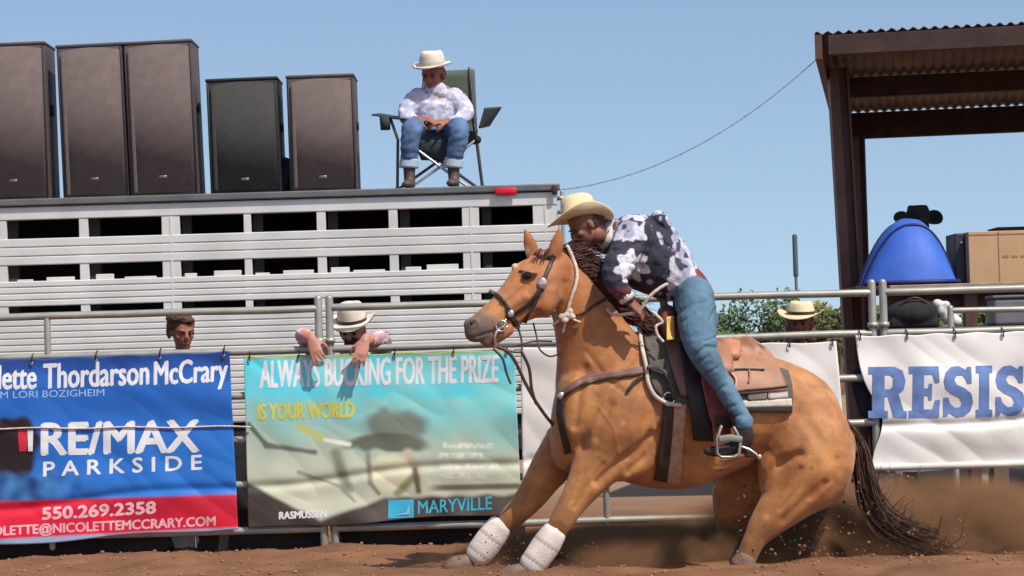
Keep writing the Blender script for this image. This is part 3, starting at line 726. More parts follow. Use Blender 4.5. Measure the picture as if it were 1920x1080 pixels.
tagp(o, "dark charcoal case standing tight against the cardboard box", "case")
mb = MB(); a = P(1803, 455, BX + .115); mb.ell(a, .012, .006, .012, None, 8, 6); c_ = mb.build("latch", silver, o)
x2 = P(1865, 428, BX + .2).x
mb = MB(); mb.bbox((x2, BX + .12, zt + .001), (x2 + .7, BX + .5, zt + .035), .008); tagp(mb.build("tray", black_cloth, None, False), "flat black tray lying on top of the cardboard box", "tray")
# things on a low bench behind the rails
BN = DY - .75; zbn = P(1750, 614, BN).z
bn = thing("bench", "low brown bench mostly hidden behind the RESIS banner", "bench", (P(1780, 640, BN).x, BN, 0))
mb = MB(); mb.bbox((P(1650, 600, BN).x, BN - .15, zbn - .04), (P(1990, 600, BN).x, BN + .2, zbn - .001), .006); mb.build("seat", brown_dk, bn, False)
for px in (1660, 1975):
    x = P(px, 640, BN).x; mb = MB(); mb.box((x - .03, BN - .1, -.02), (x + .03, BN + .15, zbn - .041)); mb.build("leg", brown_dk, bn, False)
mb = MB(); a = P(1712, 590, BN); 
mb.ell((a.x, BN, zbn + .105), .205, .13, .105); mb.ell((a.x + .05, BN, zbn + .12), .15, .12, .085); mb.box((a.x - .18, BN - .09, zbn + .0), (a.x + .18, BN + .09, zbn + .06))
dfl = mb.skin("duffel_bag", black_cloth, None, .012, 5); tagp(dfl, "rounded black duffel bag on the low bench under the deck edge", "bag")
mb = MB(); mb.tube([Vector((a.x - .1 + .2 * k / 8, BN - .08, zbn + .17 + .05 * math.sin(math.pi * k / 8))) for k in range(9)], .008, 6); mb.build("handle", leather_dk, dfl)
mb = MB(); a = P(1772, 590, BN)
for dx, dz, r in ((-.03, .12, .05), (.02, .07, .06), (.07, .04, .045), (-.06, .17, .04), (.0, .16, .035)): mb.ell((a.x + dx, BN - .04, zbn + dz), r, .05, r * .9)
tagp(mb.skin("crumpled_shirt", white_cloth, None, .012, 2), "crumpled white shirt heaped beside the black duffel bag", "shirt")
mb = MB(); a0 = P(1858, 600, BN).x; a1 = P(1975, 600, BN).x; mb.bbox((a0, BN - .12, zbn), (a1, BN + .15, P(1900, 560, BN).z), .02); o = mb.build("storage_bin", mat("grey_plastic", (.15, .15, .17), .5), None, False); tagp(o, "grey plastic bin on the low bench at the right edge", "bin")
zz = P(1900, 560, BN).z
mb = MB(); mb.bbox((a0 - .01, BN - .13, zz + .001), (a1 + .01, BN + .16, zz + .025), .008); mb.build("lid", mat("grey_lid", (.10, .10, .12), .5), o, False)
# dark jacket hung on the rails at the edge of the RESIS banner
mb = MB(); JY = FY + .07
for a_, b_, r in (((1612, 700), (1640, 815), 15), ((1622, 700), (1652, 840), 13), ((1604, 706), (1618, 770), 12), ((1640, 740), (1655, 800), 10)):
    mb.wchain([(P(*a_, JY), r / S, .04), (P(*b_, JY), r / S * .8, .03)], 10, 1)
tagp(mb.skin("jacket", mat("navy_jacket", (.015, .018, .035), .9, 0, .3, 8, .3, 60), None, .01, 4), "dark navy jacket hanging over the rail behind the white banner's curled edge", "jacket")

# ================================================================ FAR THINGS
def tree(px, y, h, w_, label, col, seed, trunk_h=.4):
    rr = random.Random(seed); b = P(px, 600, y); x = b.x
    t = thing("tree", label, "tree", (x, y, 0), "trees far beyond the fence")
    mb = MB(); mb.wchain([(Vector((x, y, -.05)), .10, .10), (Vector((x + .05, y, h * trunk_h)), .07, .07), (Vector((x - .03, y, h * .7)), .03, .03)], 8, 2)
    for k in range(5):
        a = rr.random() * 6.28; z = h * (trunk_h * .6 + .06 * k)
        mb.wchain([(Vector((x, y, z)), .04, .04), (Vector((x + math.cos(a) * w_ * .35, y + math.sin(a) * w_ * .35, z + h * .25)), .015, .015)], 6, 1)
    mb.build("trunk", mat("bark", (.12, .09, .06), .9), t)
    mb = MB(); lumps = [(rr.uniform(-.36, .36) * w_, rr.uniform(-.3, .3) * w_, h * rr.uniform(.35, .84), rr.uniform(.13, .24) * w_) for _ in range(11)]
    for i in range(4200):
        l = rr.choice(lumps); d = Vector((rr.gauss(0, 1), rr.gauss(0, 1), rr.gauss(0, 1))).normalized() * l[3] * rr.random() ** .35
        c = Vector((x + l[0], y + l[1], l[2])) + d; c.z = max(c.z, .1)
        u = Vector((rr.gauss(0, 1), rr.gauss(0, 1), rr.gauss(0, 1))).normalized(); v = u.orthogonal().normalized(); s_ = rr.uniform(.04, .09)
        mb.quad(c + u * s_, c + v * s_ * .6, c - u * s_, c - v * s_ * .6)
    mb.build("crown", mat("leaves", col, .7, 0, .45, .8), t, False)
tree(1352, 62, 2.45, 1.8, "pale green bush seen just right of the rider's leg", (.13, .17, .06), 1)
tree(1425, 60, 2.35, 3.0, "mid green tree between the rider's leg and the brown-haired head", (.07, .115, .04), 2)
tree(1500, 66, 2.4, 2.2, "yellow-green bush right behind the brown-haired person", (.22, .22, .05), 3)
tree(1572, 58, 2.2, 1.8, "low olive bush against the shelter post", (.11, .12, .04), 4)
tree(1690, 64, 2.3, 2.4, "dull green bush seen under the deck on the left", (.10, .13, .05), 5)
tree(1832, 60, 2.3, 2.4, "bright green bush seen under the deck beside the grey bin", (.12, .18, .05), 6)
# low hedge-like scrub band
mb = MB(); rr = random.Random(9)
for i in range(9000):
    x = rr.uniform(-12, 30); y = rr.uniform(85, 92); hmax = 1.5 + .45 * noise.noise(Vector((x * .4, 1, 1)))
    c = Vector((x, y, rr.random() ** .7 * hmax)); u = Vector((rr.gauss(0, 1), rr.gauss(0, 1), rr.gauss(0, 1))).normalized(); v = u.orthogonal().normalized(); s_ = rr.uniform(.1, .22)
    mb.quad(c + u * s_, c + v * s_ * .6, c - u * s_, c - v * s_ * .6)
o = mb.build("scrub", mat("scrub_leaves", (.13, .14, .06), .8, 0, .4, .5), None, False); tagp(o, "low dry scrub along the far side of the field", "scrub", kind="stuff")
a = P(1490, 442, 80)
pole = thing("utility_pole", "thin dark pole standing alone in the sky right of the rider", "pole", (a.x, 80, 0))
mb = MB(); mb.tube([Vector((a.x + .02, 80, -.1)), Vector((a.x, 80, 2.5)), Vector((a.x, 80, a.z))], .05, 8); mb.build("shaft", mat("pole_grey", (.11, .13, .15), .8), pole)
mb = MB(); mb.tube([Vector((a.x, 80, a.z - 1.3)), Vector((a.x, 80, a.z - .02))], .085, 8); mb.ell((a.x, 80, a.z), .085, .085, .05); mb.build("sleeve", mat("pole_sleeve", (.08, .10, .12), .8), pole)

# ================================================================ HORSE
HY = 13.75
horse = thing("horse", "red dun horse in full stride across the arena with its ridden saddle", "horse", (P(1300, 700, HY).x, HY, 0))
mb = MB()
trunk = [(1108,772,72,-.20,.16),(1150,765,112,-.13,.22),(1205,752,132,-.07,.26),(1280,762,134,-.02,.29),(1360,764,116,.03,.30),(1430,766,98,.07,.30),(1490,795,98,.11,.29),(1540,838,66,.13,.24)]
mb.chain(trunk, HY, 28)
mb.chain([(1050,515,38,-.24,.085),(1084,577,54,-.22,.10),(1114,643,76,-.18,.13),(1140,715,104,-.15,.18),(1165,770,100,-.13,.20)], HY, 24)
mb.chain([(1165,842,56,-.04,.17),(1225,852,64,-.02,.22),(1300,852,62,.0,.24),(1370,836,52,.04,.22)], HY, 20)
# chest and shoulder masses
mb.chain([(1092,735,50,-.20,.16),(1082,790,50,-.18,.17),(1072,845,40,-.10,.14)], HY, 18)
mb.chain([(1205,680,55,-.22,.09),(1175,745,70,-.27,.10),(1150,805,68,-.28,.10),(1140,855,52,-.25,.09)], HY, 20)
mb.chain([(1222,790,40,-.24,.07),(1200,850,38,-.22,.07),(1160,875,30,-.24,.07)], HY, 16)
# head
mb.chain([(1044,498,38,-.26,.085),(1008,536,57,-.31,.095),(972,564,44,-.35,.08),(938,589,33,-.39,.062),(910,609,29,-.42,.056),(897,617,26,-.43,.054)], HY, 22)
mb.chain([(1028,548,30,-.33,.075),(1018,572,28,-.35,.07)], HY, 16)
mb.chain([(948,612,20,-.40,.045),(926,630,17,-.415,.042),(913,640,13,-.42,.038)], HY, 14); mb.chain([(893,612,26,-.435,.052),(890,626,20,-.435,.05)], HY, 14)
mb.ell(P(993, 512, HY - .405), .045, .03, .022); mb.ell(P(965, 480 + 20, HY - .33), .02, .03, .02)
mb.ell(P(888, 605, HY - .475), .03, .02, .026)
mb.chain([(985,555,9,-.425,.012),(950,580,7,-.44,.01)], HY, 8)
# ears
mb.chain([(1000,478,14,-.24,.028),(993,455,13,-.25,.022),(985,430,3,-.26,.008)], HY, 12)
mb.chain([(1038,482,14,-.32,.028),(1044,456,13,-.33,.022),(1049,428,3,-.34,.008)], HY, 12)
# near fore leg
mb.chain([(1140,840,62,-.25,.10),(1108,890,42,-.26,.075),(1080,933,29,-.26,.058),(1062,962,25,-.26,.05),(1052,980,23,-.26,.048),(1040,1000,19,-.26,.036),(1016,1036,17,-.26,.034),(996,1062,20,-.26,.038),(978,1078,16,-.26,.034)], HY, 18)
# far fore leg
mb.chain([(1066,835,50,.02,.10),(1030,880,38,.03,.075),(1000,925,30,.03,.058),(972,958,24,.03,.047),(958,972,22,.03,.045),(940,990,17,.03,.034),(912,1022,16,.03,.032),(893,1044,19,.03,.036),(874,1057,15,.03,.032)], HY, 18)
# haunch, near hind leg
mb.chain([(1490,785,88,-.02,.20),(1520,850,84,-.10,.17),(1515,890,72,-.13,.14),(1478,935,50,-.14,.10),(1448,968,37,-.15,.07),(1428,992,29,-.15,.055),(1415,1012,22,-.15,.042),(1404,1034,20,-.15,.038),(1398,1050,20,-.15,.038)], HY, 20)
mb.chain([(1545,860,54,-.02,.16),(1545,905,44,-.04,.14),(1500,940,30,-.08,.1)], HY, 16)
mb.chain([(1465,845,40,-.06,.12),(1462,885,42,-.11,.10),(1460,935,32,-.13,.07)], HY, 16)
# far hind leg
mb.chain([(1440,855,76,.20,.15),(1398,906,62,.24,.11),(1378,960,44,.27,.08),(1370,990,28,.28,.05),(1358,1020,20,.28,.038),(1350,1046,19,.28,.038)], HY, 18)
muz_c = P(893, 622, HY - .45); grey = srgb(118, 96, 84)
coat_hi, coat, coat_dk = (.53, .245, .082), (.41, .158, .048), (.19, .056, .017)
def paint_horse(me):
    ca = me.color_attributes.new("Col", 'FLOAT_COLOR', 'POINT'); out = []
    eye_c = P(988, 516, HY - .43)
    for v in me.vertices:
        p = v.co; r = p - CAM; z = r.y / (fwd.x * 0 + 1)
        ppx = 960 + FPX * r.dot(rt) / r.dot(fwd); ppy = 540 - FPX * r.dot(upv) / r.dot(fwd)
        c = mixc(coat, coat_hi, .5 + 1.2 * noise.noise(p * 3.1))
        c = mixc(c, coat_dk, .22 + .55 * noise.noise(p * 7.3 + Vector((3, 1, 2))))
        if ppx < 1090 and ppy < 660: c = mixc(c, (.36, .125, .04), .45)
        d = (p - muz_c).length; c = mixc((.12, .085, .068), c, sstep(.06, .175, d + .03 * noise.noise(p * 20)))
        # pale streak down the face
        dd = seg(ppx, ppy, (985, 470), (925, 536)); c = mixc((.62, .42, .30), c, sstep(3, 12, dd) if ppy < 545 else 1)
        c = mixc((.10, .045, .02), c, sstep(.012, .035, (p - eye_c).length))
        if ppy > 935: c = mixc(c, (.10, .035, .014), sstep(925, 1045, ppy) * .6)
        out.extend((*c, 1))
        # nostril and mouth line pressed into the muzzle
    ca.data.foreach_set("color", out)
    press = [([(1500,852),(1470,862),(1442,884),(1420,912)], 13, .024), ([(1222,815),(1195,842),(1160,868),(1120,905)], 11, .020), ([(1205,640),(1165,700),(1125,750),(1098,800),(1090,840)], 14, .016),
             ([(1098,690),(1085,740),(1078,800)], 12, .016), ([(1545,905),(1510,935),(1470,975)], 10, .012), ([(1130,870),(1100,915),(1078,950)], 7, .010), ([(1480,760),(1520,800),(1560,860)], 20, .008),
             ([(1030,600),(1050,570),(1058,530)], 9, .014), ([(1010,560),(985,585),(955,600)], 8, .008), ([(990,535),(960,560),(935,575)], 7, .007), ([(1410,880),(1340,900),(1270,900)], 16, .012),
             ([(1500,880),(1465,925),(1440,965)], 9, .010), ([(1145,760),(1120,820)], 12, .010), ([(1240,800),(1215,850),(1180,885)], 9, .014)]
    NR = [v.normal.copy() for v in me.vertices]
    veins = [([(1120,760),(1150,800),(1160,850)], 3, -.004), ([(1090,880),(1075,925),(1062,955)], 3, -.004), ([(1300,850),(1360,862),(1410,850)], 3, -.004), ([(1480,905),(1455,950),(1432,985)], 3, -.0045), ([(1010,575),(985,590),(965,600)], 2.5, -.003), ([(1330,880),(1380,878)], 2.5, -.003),
             ([(1050,982),(1030,1015)], 5, .004), ([(1122,860),(1092,905),(1072,940)], 4, .006), ([(1005,900),(985,935)], 4, .006), ([(1520,880),(1500,915),(1462,955)], 5, .006), ([(1570,860),(1560,900),(1520,935)], 6, .007), ([(1225,740),(1230,800)], 5, .005), ([(1195,720),(1170,790)], 6, .006), ([(1100,660),(1130,700),(1175,740)], 7, .006)]
    press += veins
    for v, nr in zip(me.vertices, NR):
        if nr.y > .15: continue
        r = v.co - CAM; ppx = 960 + FPX * r.dot(rt) / r.dot(fwd); ppy = 540 - FPX * r.dot(upv) / r.dot(fwd); k_ = 0
        for pl, w_, dp in press:
            d = min(seg(ppx, ppy, a_, b_) for a_, b_ in zip(pl[:-1], pl[1:]))
            if d < w_ * 1.8: k_ += dp * math.exp(-(d / (w_ * .7)) ** 2)
        k_ += .004 * noise.noise(v.co * 6) + .001 * noise.noise(v.co * 13)
        v.co = v.co - nr * k_
    nc = P(886, 604, HY - .50); mc0, mc1 = (884, 634), (938, 617)
    for v in me.vertices:
        p = v.co; d = (p - nc).length
        if d < .03: v.co = p + Vector((0, .02 * (1 - d / .03), 0))
        r = p - CAM; ppx = 960 + FPX * r.dot(rt) / r.dot(fwd); ppy = 540 - FPX * r.dot(upv) / r.dot(fwd)
        d = seg(ppx, ppy, mc0, mc1)
        if d < 4 and p.y < HY - .40: v.co = v.co + Vector((0, .010 * (1 - d / 4), 0))
coat_m = mat("horse_coat", (1, 1, 1), .44, 0, .2, 17, .45, 210, attr=True, sheen=.2, spec=.35)
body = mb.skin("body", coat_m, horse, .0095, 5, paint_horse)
bm_ = bmesh.new(); bm_.from_mesh(body.data); bmesh.ops.translate(bm_, verts=bm_.verts, vec=origin(horse)); BV = BVHTree.FromBMesh(bm_); bm_.free()
def hit(px, py, off=.0, dflt=HY - .3):
    d = ray(px, py).normalized(); h = BV.ray_cast(CAM, d)
    if h[0] is None or h[0].y > HY + .1: return None
    return h[0] - d * off
def strip(Lp, Rp, off, thick, mt, name, parent, nu=10, nv=14, bulge=0):
    "a sheet of leather or felt laid on the horse between two edges given top to bottom"
    def samp(pl, n_):
        q = catmull([tuple(map(float, a)) for a in pl], 8); out = []
        for i in range(n_ + 1):
            f = i / n_ * (len(q) - 1); k = min(int(f), len(q) - 2); out.append(tuple(a + (b - a) * (f - k) for a, b in zip(q[k], q[k + 1])))
        return out
    A, B = samp(Lp, nv), samp(Rp, nv); G = []; deps = []
    for a, b in zip(A, B):
        row = []
        for i in range(nu + 1):
            f = i / nu; px, py = a[0] + (b[0] - a[0]) * f, a[1] + (b[1] - a[1]) * f
            h = hit(px, py); row.append([px, py, h.y if h else None])
        G.append(row)
    flat = [g for r_ in G for g in r_ if g[2] is not None]; mean = sum(g[2] for g in flat) / max(1, len(flat)) if flat else HY - .3
    for g in [g for r_ in G for g in r_ if g[2] is None]:
        near = min(flat, key=lambda q: (q[0] - g[0]) ** 2 + (q[1] - g[1]) ** 2) if flat else None; g.append(near[2] if near else mean)
    for r_ in G:
        for g in r_:
            if g[2] is None: g[2] = g[3]
    for _ in range(4):
        N = [[g[2] for g in r_] for r_ in G]
        for j in range(len(G)):
            for i in range(nu + 1):
                nb = [N[jj][ii] for jj, ii in ((j - 1, i), (j + 1, i), (j, i - 1), (j, i + 1)) if 0 <= jj < len(G) and 0 <= ii <= nu]
                G[j][i][2] = min(N[j][i], .5 * N[j][i] + .5 * sum(nb) / len(nb))
    mb = MB(); F = []; K = []
    for j, r_ in enumerate(G):
        F.append([mb.bm.verts.new(P(g[0], g[1], g[2] - off - bulge * math.sin(math.pi * i / nu) - .002 * noise.noise(Vector((g[0] * .08, g[1] * .08, off * 100))))) for i, g in enumerate(r_)])
        K.append([mb.bm.verts.new(P(g[0], g[1], g[2] - off + thick)) for g in r_])
    n1 = len(G)
    for j in range(n1 - 1):
        for i in range(nu):
            mb._f([F[j][i], F[j + 1][i], F[j + 1][i + 1], F[j][i + 1]]); mb._f([K[j][i], K[j][i + 1], K[j + 1][i + 1], K[j + 1][i]])
    for j in range(n1 - 1):
        for i_ in (0, nu): mb._f([F[j][i_], K[j][i_], K[j + 1][i_], F[j + 1][i_]])
    for i in range(nu):
        for j_ in (0, n1 - 1): mb._f([F[j_][i], F[j_][i + 1], K[j_][i + 1], K[j_][i]])
    return mb.build(name, mt, parent)
def cord(pts, r, mt, name, parent, off=.012, y=None, n=8, flat=None):
    q = catmull([tuple(map(float, a)) for a in pts], 6); out = []; ly = None
    for a in q:
        if len(a) == 3: out.append(P(a[0], a[1], a[2])); continue
        h = hit(a[0], a[1]) if y is None else None
        out.append([a[0], a[1], (h.y - off) if h else (y if y is not None else None)])
    if len(q[0]) == 2:
        for i, o_ in enumerate(out):
            if o_[2] is None:
                c = [p for p in out if p[2] is not None]; o_[2] = min(c, key=lambda p: abs(p[0] - o_[0]) + abs(p[1] - o_[1]))[2] if c else HY - .3
        ys_ = [o_[2] for o_ in out]
        for _ in range(3): ys_ = [min(ys_[i], (ys_[max(i - 1, 0)] + ys_[i] + ys_[min(i + 1, len(ys_) - 1)]) / 3) for i in range(len(ys_))]
        out = [P(o_[0], o_[1], yy_) for o_, yy_ in zip(out, ys_)]
    mb = MB(); mb.loft([(p, r, flat or r) for p in out], n, Vector((0, 1, 0))); return mb.build(name, mt, parent)
# eye, ears' dark insides
mb = MB(); e = hit(988, 517); mb.ell(e + Vector((0, .006, 0)), .027, .018, .021); mb.build("eye", eye_m, horse)
strip([(972,508),(976,505)], [(1008,512),(1006,515)], .006, .01, mat("eyelid", (.13, .055, .03), .6), "eyelid", horse, 8, 2)
# mane
hair_m = mat("mane_hair", (.085, .026, .014), .55, 0, .5, 30, .2, 120)
tail_m = mat("tail_hair", (.07, .03, .018), .6, 0, .5, 30, .2, 120)
mb = MB(); rr = random.Random(4)
crest = [(1046, 470), (1062, 480), (1088, 503), (1118, 530), (1150, 560), (1182, 592), (1215, 612)]
cq = catmull([tuple(map(float, a)) for a in crest], 12)
for i in range(1500):
    a = rr.choice(cq[:-3]); L_ = rr.uniform(26, 66); bx, by = a[0] + rr.uniform(-5, 8), a[1] + rr.uniform(-2, 9); g_ = (a[0] - 1046) / 170
    dy0 = HY - .24 + g_ * .08 + rr.uniform(-.05, .12); an = -.05 + .75 * g_ + rr.gauss(0, .16); wob = rr.uniform(-4, 4)
    pts = []
    for k in range(5):
        f = k / 4; lift_ = math.sin(f * math.pi * .8) * L_ * .16
        pts.append((P(bx + L_ * f * math.cos(an) + wob * f * f * .5, by + L_ * f * math.sin(an) - lift_ + wob * f * f, dy0 + .04 * f), .0042 * (1 - .7 * f), .003 * (1 - .7 * f)))
    mb.loft(pts, 3, Vector((0, 1, 0)), False)
for i in range(14):  # forelock
    bx, by = 1015 + rr.uniform(-10, 14), 470 + rr.uniform(-4, 4); mb.loft([(P(bx, by, HY - .33), .004, .004), (P(bx - rr.uniform(2, 12), by + rr.uniform(5, 18), HY - .38), .002, .002)], 5)
mb.chain([(1060,478,9,-.22,.04),(1092,506,13,-.19,.05),(1128,540,17,-.17,.05),(1165,574,24,-.13,.06),(1198,592,22,-.10,.06),(1222,604,12,-.1,.05)], HY, 10)
mb.build("mane", hair_m, horse)
mb = MB(); q = hit(884, 607); mb.ell(q + Vector((0, .004, 0)), .013, .008, .018); mb.build("nostril", eye_m, horse)
# tail: streaming out behind and dragging through the dust
mb = MB()
spine = [(1592, 800, .12), (1612, 838, .12), (1622, 890, .10), (1634, 940, .08), (1668, 985, .05), (1720, 1010, .03), (1775, 1028, .02)]
sq = catmull([tuple(map(float, a)) for a in spine], 4)
for i in range(1100):
    jx, jy, jz = rr.gauss(0, 1), rr.gauss(0, 1), rr.gauss(0, 1); n_ = rr.randint(int(len(sq) * .45), len(sq)); pts = []; fl = rr.uniform(0, 6.28)
    for k, (px, py, dy) in enumerate(sq[:n_]):
        f = k / len(sq); sp = 5 + 19 * math.sin(min(1, f * 1.15) * math.pi * .62)
        pts.append((P(px + max(-2, min(2, jx)) * sp * .48 + 3 * math.sin(fl + f * 7), py + max(-2, min(2, jy)) * sp * .5 * (.3 + f) + 3 * math.cos(fl + f * 6), HY + dy + jz * .02 * (1 + f)), .0038 * (1 - .6 * f), .0035 * (1 - .6 * f)))
    mb.loft(pts, 3, Vector((0, 1, 0)), False)
for i in range(40):  # wisps thrown up
    a = rr.choice(sq[10:]); u = rr.uniform(30, 75); an = rr.uniform(-.9, .3)
    p1 = (a[0] + u * .5 * math.cos(an), a[1] + u * .5 * math.sin(an) + 6); p2 = (a[0] + u * math.cos(an - .3), a[1] + u * math.sin(an - .3))
    mb.loft([(P(a[0], a[1], HY + .05), .004, .004), (P(*p1, HY + .05 + rr.uniform(-.05, .05)), .003, .003), (P(*p2, HY + .05 + rr.uniform(-.1, .1)), .0012, .0012)], 4)
mb.chain([(1580,800,16,.12,.05),(1606,835,17,.12,.05),(1618,880,20,.11,.05),(1632,935,22,.09,.05),(1664,980,20,.06,.05),(1712,1006,16,.04,.04),(1750,1020,8,.03,.03)], HY, 10)
mb.build("tail", tail_m, horse)
# hooves and white sport boots on the fore legs
hoof_m = mat("hoof_horn", (.16, .10, .07), .6, 0, .3, 20)
for lst in ([(982,1072,18,-.26,.042),(962,1082,23,-.26,.05),(948,1088,21,-.26,.05)], [(876,1055,17,.03,.04),(858,1063,22,.03,.048),(845,1068,20,.03,.048)],
            [(1398,1046,21,-.15,.044),(1392,1060,24,-.15,.05)], [(1350,1042,19,.28,.042),(1344,1054,22,.28,.048)]):
    mb = MB(); mb.chain(lst, HY, 16); mb.build("hoof", hoof_m, horse)
boot_m = mat("boot_white", (.66, .58, .52), .75, 0, .14, 12, .3, 90); strapm = mat("boot_strap", (.45, .38, .33), .7)
for lst in ([(1038,1000,24,-.26,.052),(1024,1022,27,-.26,.058),(1006,1048,26,-.26,.056),(997,1060,25,-.26,.054)], [(936,988,24,.03,.05),(920,1010,27,.03,.056),(903,1033,26,.03,.055),(895,1042,24,.03,.052)]):
    mb = MB(); mb.chain(lst, HY, 20); bt = mb.build("sport_boot", boot_m, horse)
    for f in (.3, .72):
        k = f * (len(lst) - 1); i = int(k); g = k - i; a, b = lst[i], lst[min(i + 1, len(lst) - 1)]; c = [x + (y_ - x) * g for x, y_ in zip(a, b)]
        d = (lst[-1][0] - lst[0][0], lst[-1][1] - lst[0][1]); L_ = math.hypot(*d); d = (d[0] / L_ * 2.5, d[1] / L_ * 2.5)
        mb = MB(); mb.chain([(c[0] - d[0], c[1] - d[1], c[2] + .3, c[3], c[4] + .001), (c[0] + d[0], c[1] + d[1], c[2] + .3, c[3], c[4] + .001)], HY, 18, 1); mb.build("strap", strapm, bt)

# ================================================================ TACK
bridle = thing("bridle", "dark leather bridle with silver bit and white rope on the horse's head", "bridle", tuple(hit(1000, 545)))
def band(pts, wpx, off, mt, name, par, th=.012):
    q = [tuple(map(float, a)) for a in pts]; Lp, Rp = [], []
    for i, a in enumerate(q):
        p, n_ = q[max(i - 1, 0)], q[min(i + 1, len(q) - 1)]; d = (n_[0] - p[0], n_[1] - p[1]); l = math.hypot(*d); nx, ny = -d[1] / l * wpx / 2, d[0] / l * wpx / 2
        Lp.append((a[0] + nx, a[1] + ny)); Rp.append((a[0] - nx, a[1] - ny))
    return strip(Lp, Rp, off, th, mt, name, par, 3, max(8, len(pts) * 5))
band([(917,545),(930,552),(946,566),(954,582),(950,600)], 7, .012, leather_dk, "noseband", bridle)
band([(1040,478),(1030,500),(1020,525),(1008,550),(985,575),(958,592)], 8, .012, leather_dk, "cheekpiece", bridle)
band([(1018,536),(1004,566),(990,590),(984,606)], 7, .012, leather_dk, "throat_strap", bridle)
band([(1002,474),(1020,482),(1040,480)], 6, .012, leather_dk, "browband", bridle)
band([(958,590),(966,604),(972,616)], 10, .012, leather_dk, "chin_strap", bridle)
for (px, py, r) in ((1017, 531, 9), (958, 588, 6)):
    mb = MB(); q = hit(px, py, .018); mb.ell(q, r / 333, .008, r / 333 * 1.15); mb.build("concho", silver, bridle)
cord([(948,600),(944,612),(934,618),(928,632),(930,650)], .008, silver, "bit_shank", bridle, .02)
mb = MB(); q = hit(940, 611, .02); mb.loft([(q + Vector((.030 * math.cos(a), 0, .030 * math.sin(a))), .005, .005) for a in [k * math.pi / 8 for k in range(17)]], 6, cap=False); mb.build("bit_ring", silver, bridle)
cord([(1064,462),(1074,484),(1082,510),(1079,535),(1070,562),(1063,588)], .0105, rope_white, "neck_rope", bridle, .014)
mb = MB(); q = hit(1064, 590, .02)
for dx, dz in ((0, 0), (-.03, -.01), (.025, -.012), (-.015, -.03), (.012, .02)): mb.ell(q + Vector((dx, 0, dz)), .022, .016, .018)
mb.skin("rope_knot", rope_white, bridle, .005, 3)
for a_, b_ in (((1058, 590), (1038, 610)), ((1066, 592), (1088, 604)), ((1062, 594), (1056, 622))): cord([a_, ((a_[0] + b_[0]) / 2, (a_[1] + b_[1]) / 2 + 2), b_], .007, rope_white, "tassel", bridle, .018)
cord([(1068,594),(1092,588),(1115,572),(1140,558)], .007, leather_dk, "strap_end", bridle, .012)
yb_ = HY - .42
reinm = mat("rein_leather", (.07, .035, .03), .5)
cord([(930,650,yb_),(950,658,yb_),(966,678,yb_ + .02),(985,718,yb_ + .05),(1003,750,yb_ + .08),(1022,778,yb_ + .14),(1040,800,yb_ + .2)], .0095, reinm, "rein", bridle)
cord([(978,660,yb_ + .02),(992,690,yb_ + .04),(997,730,yb_ + .06),(1005,756,yb_ + .08)], .009, reinm, "rein", bridle)
cord([(926,655,yb_),(942,672,yb_),(950,700,yb_ + .01),(957,718,yb_ + .01)], .007, reinm, "rein_end", bridle)
cord([(972,616,yb_ + .05),(978,640,yb_ + .04),(975,660,yb_ + .02),(940,655,yb_)], .006, reinm, "curb_strap", bridle)
cord([(1000,606,yb_ + .1),(1006,630,yb_ + .08),(1012,655,yb_ + .06),(1030,668,yb_ + .12),(1048,664,yb_ + .2)], .005, reinm, "tie_cord", bridle)
cord([(930,650,yb_),(965,648,yb_ + .02),(1000,640,yb_ + .06),(1034,640,yb_ + .16)], .005, reinm, "tie_cord", bridle)

saddle = thing("saddle", "tan and red-brown western saddle strapped on the running horse", "saddle", tuple(P(1330, 640, HY - .1)))
pad = thing("saddle_pad", "grey felt saddle pad with cream trim under the western saddle", "saddle pad", tuple(P(1330, 700, HY - .1)))
# pad
strip([(1200,596),(1203,640),(1212,695),(1222,728),(1246,756)], [(1478,694),(1482,706),(1486,725),(1487,748),(1486,772)], .018, .022, pad_grey, "felt", pad, 34, 22)
cord([(1198,594),(1202,640),(1212,690),(1215,716),(1228,742),(1252,756),(1275,760)], .012, cream, "front_trim", pad, .026)
cord([(1204,594),(1209,640),(1219,690),(1222,716),(1234,736),(1256,748)], .005, pad_black, "front_piping", pad, .032)
strip([(1378,752),(1378,765)], [(1484,747),(1486,762)], .031, .014, cream, "rear_trim", pad, 14, 3)
strip([(1378,765),(1378,772)], [(1486,762),(1484,773)], .030, .02, pad_black, "rear_edge", pad, 14, 3)
strip([(1440,733),(1440,750)], [(1476,727),(1478,746)], .033, .014, mat("trim_lilac", (.45, .38, .38), .8), "stripe_block", pad, 6, 3)
strip([(1402,737),(1402,752)], [(1438,734),(1438,750)], .033, .014, mat("trim_sage", (.17, .15, .12), .9), "stripe_block", pad, 6, 3)
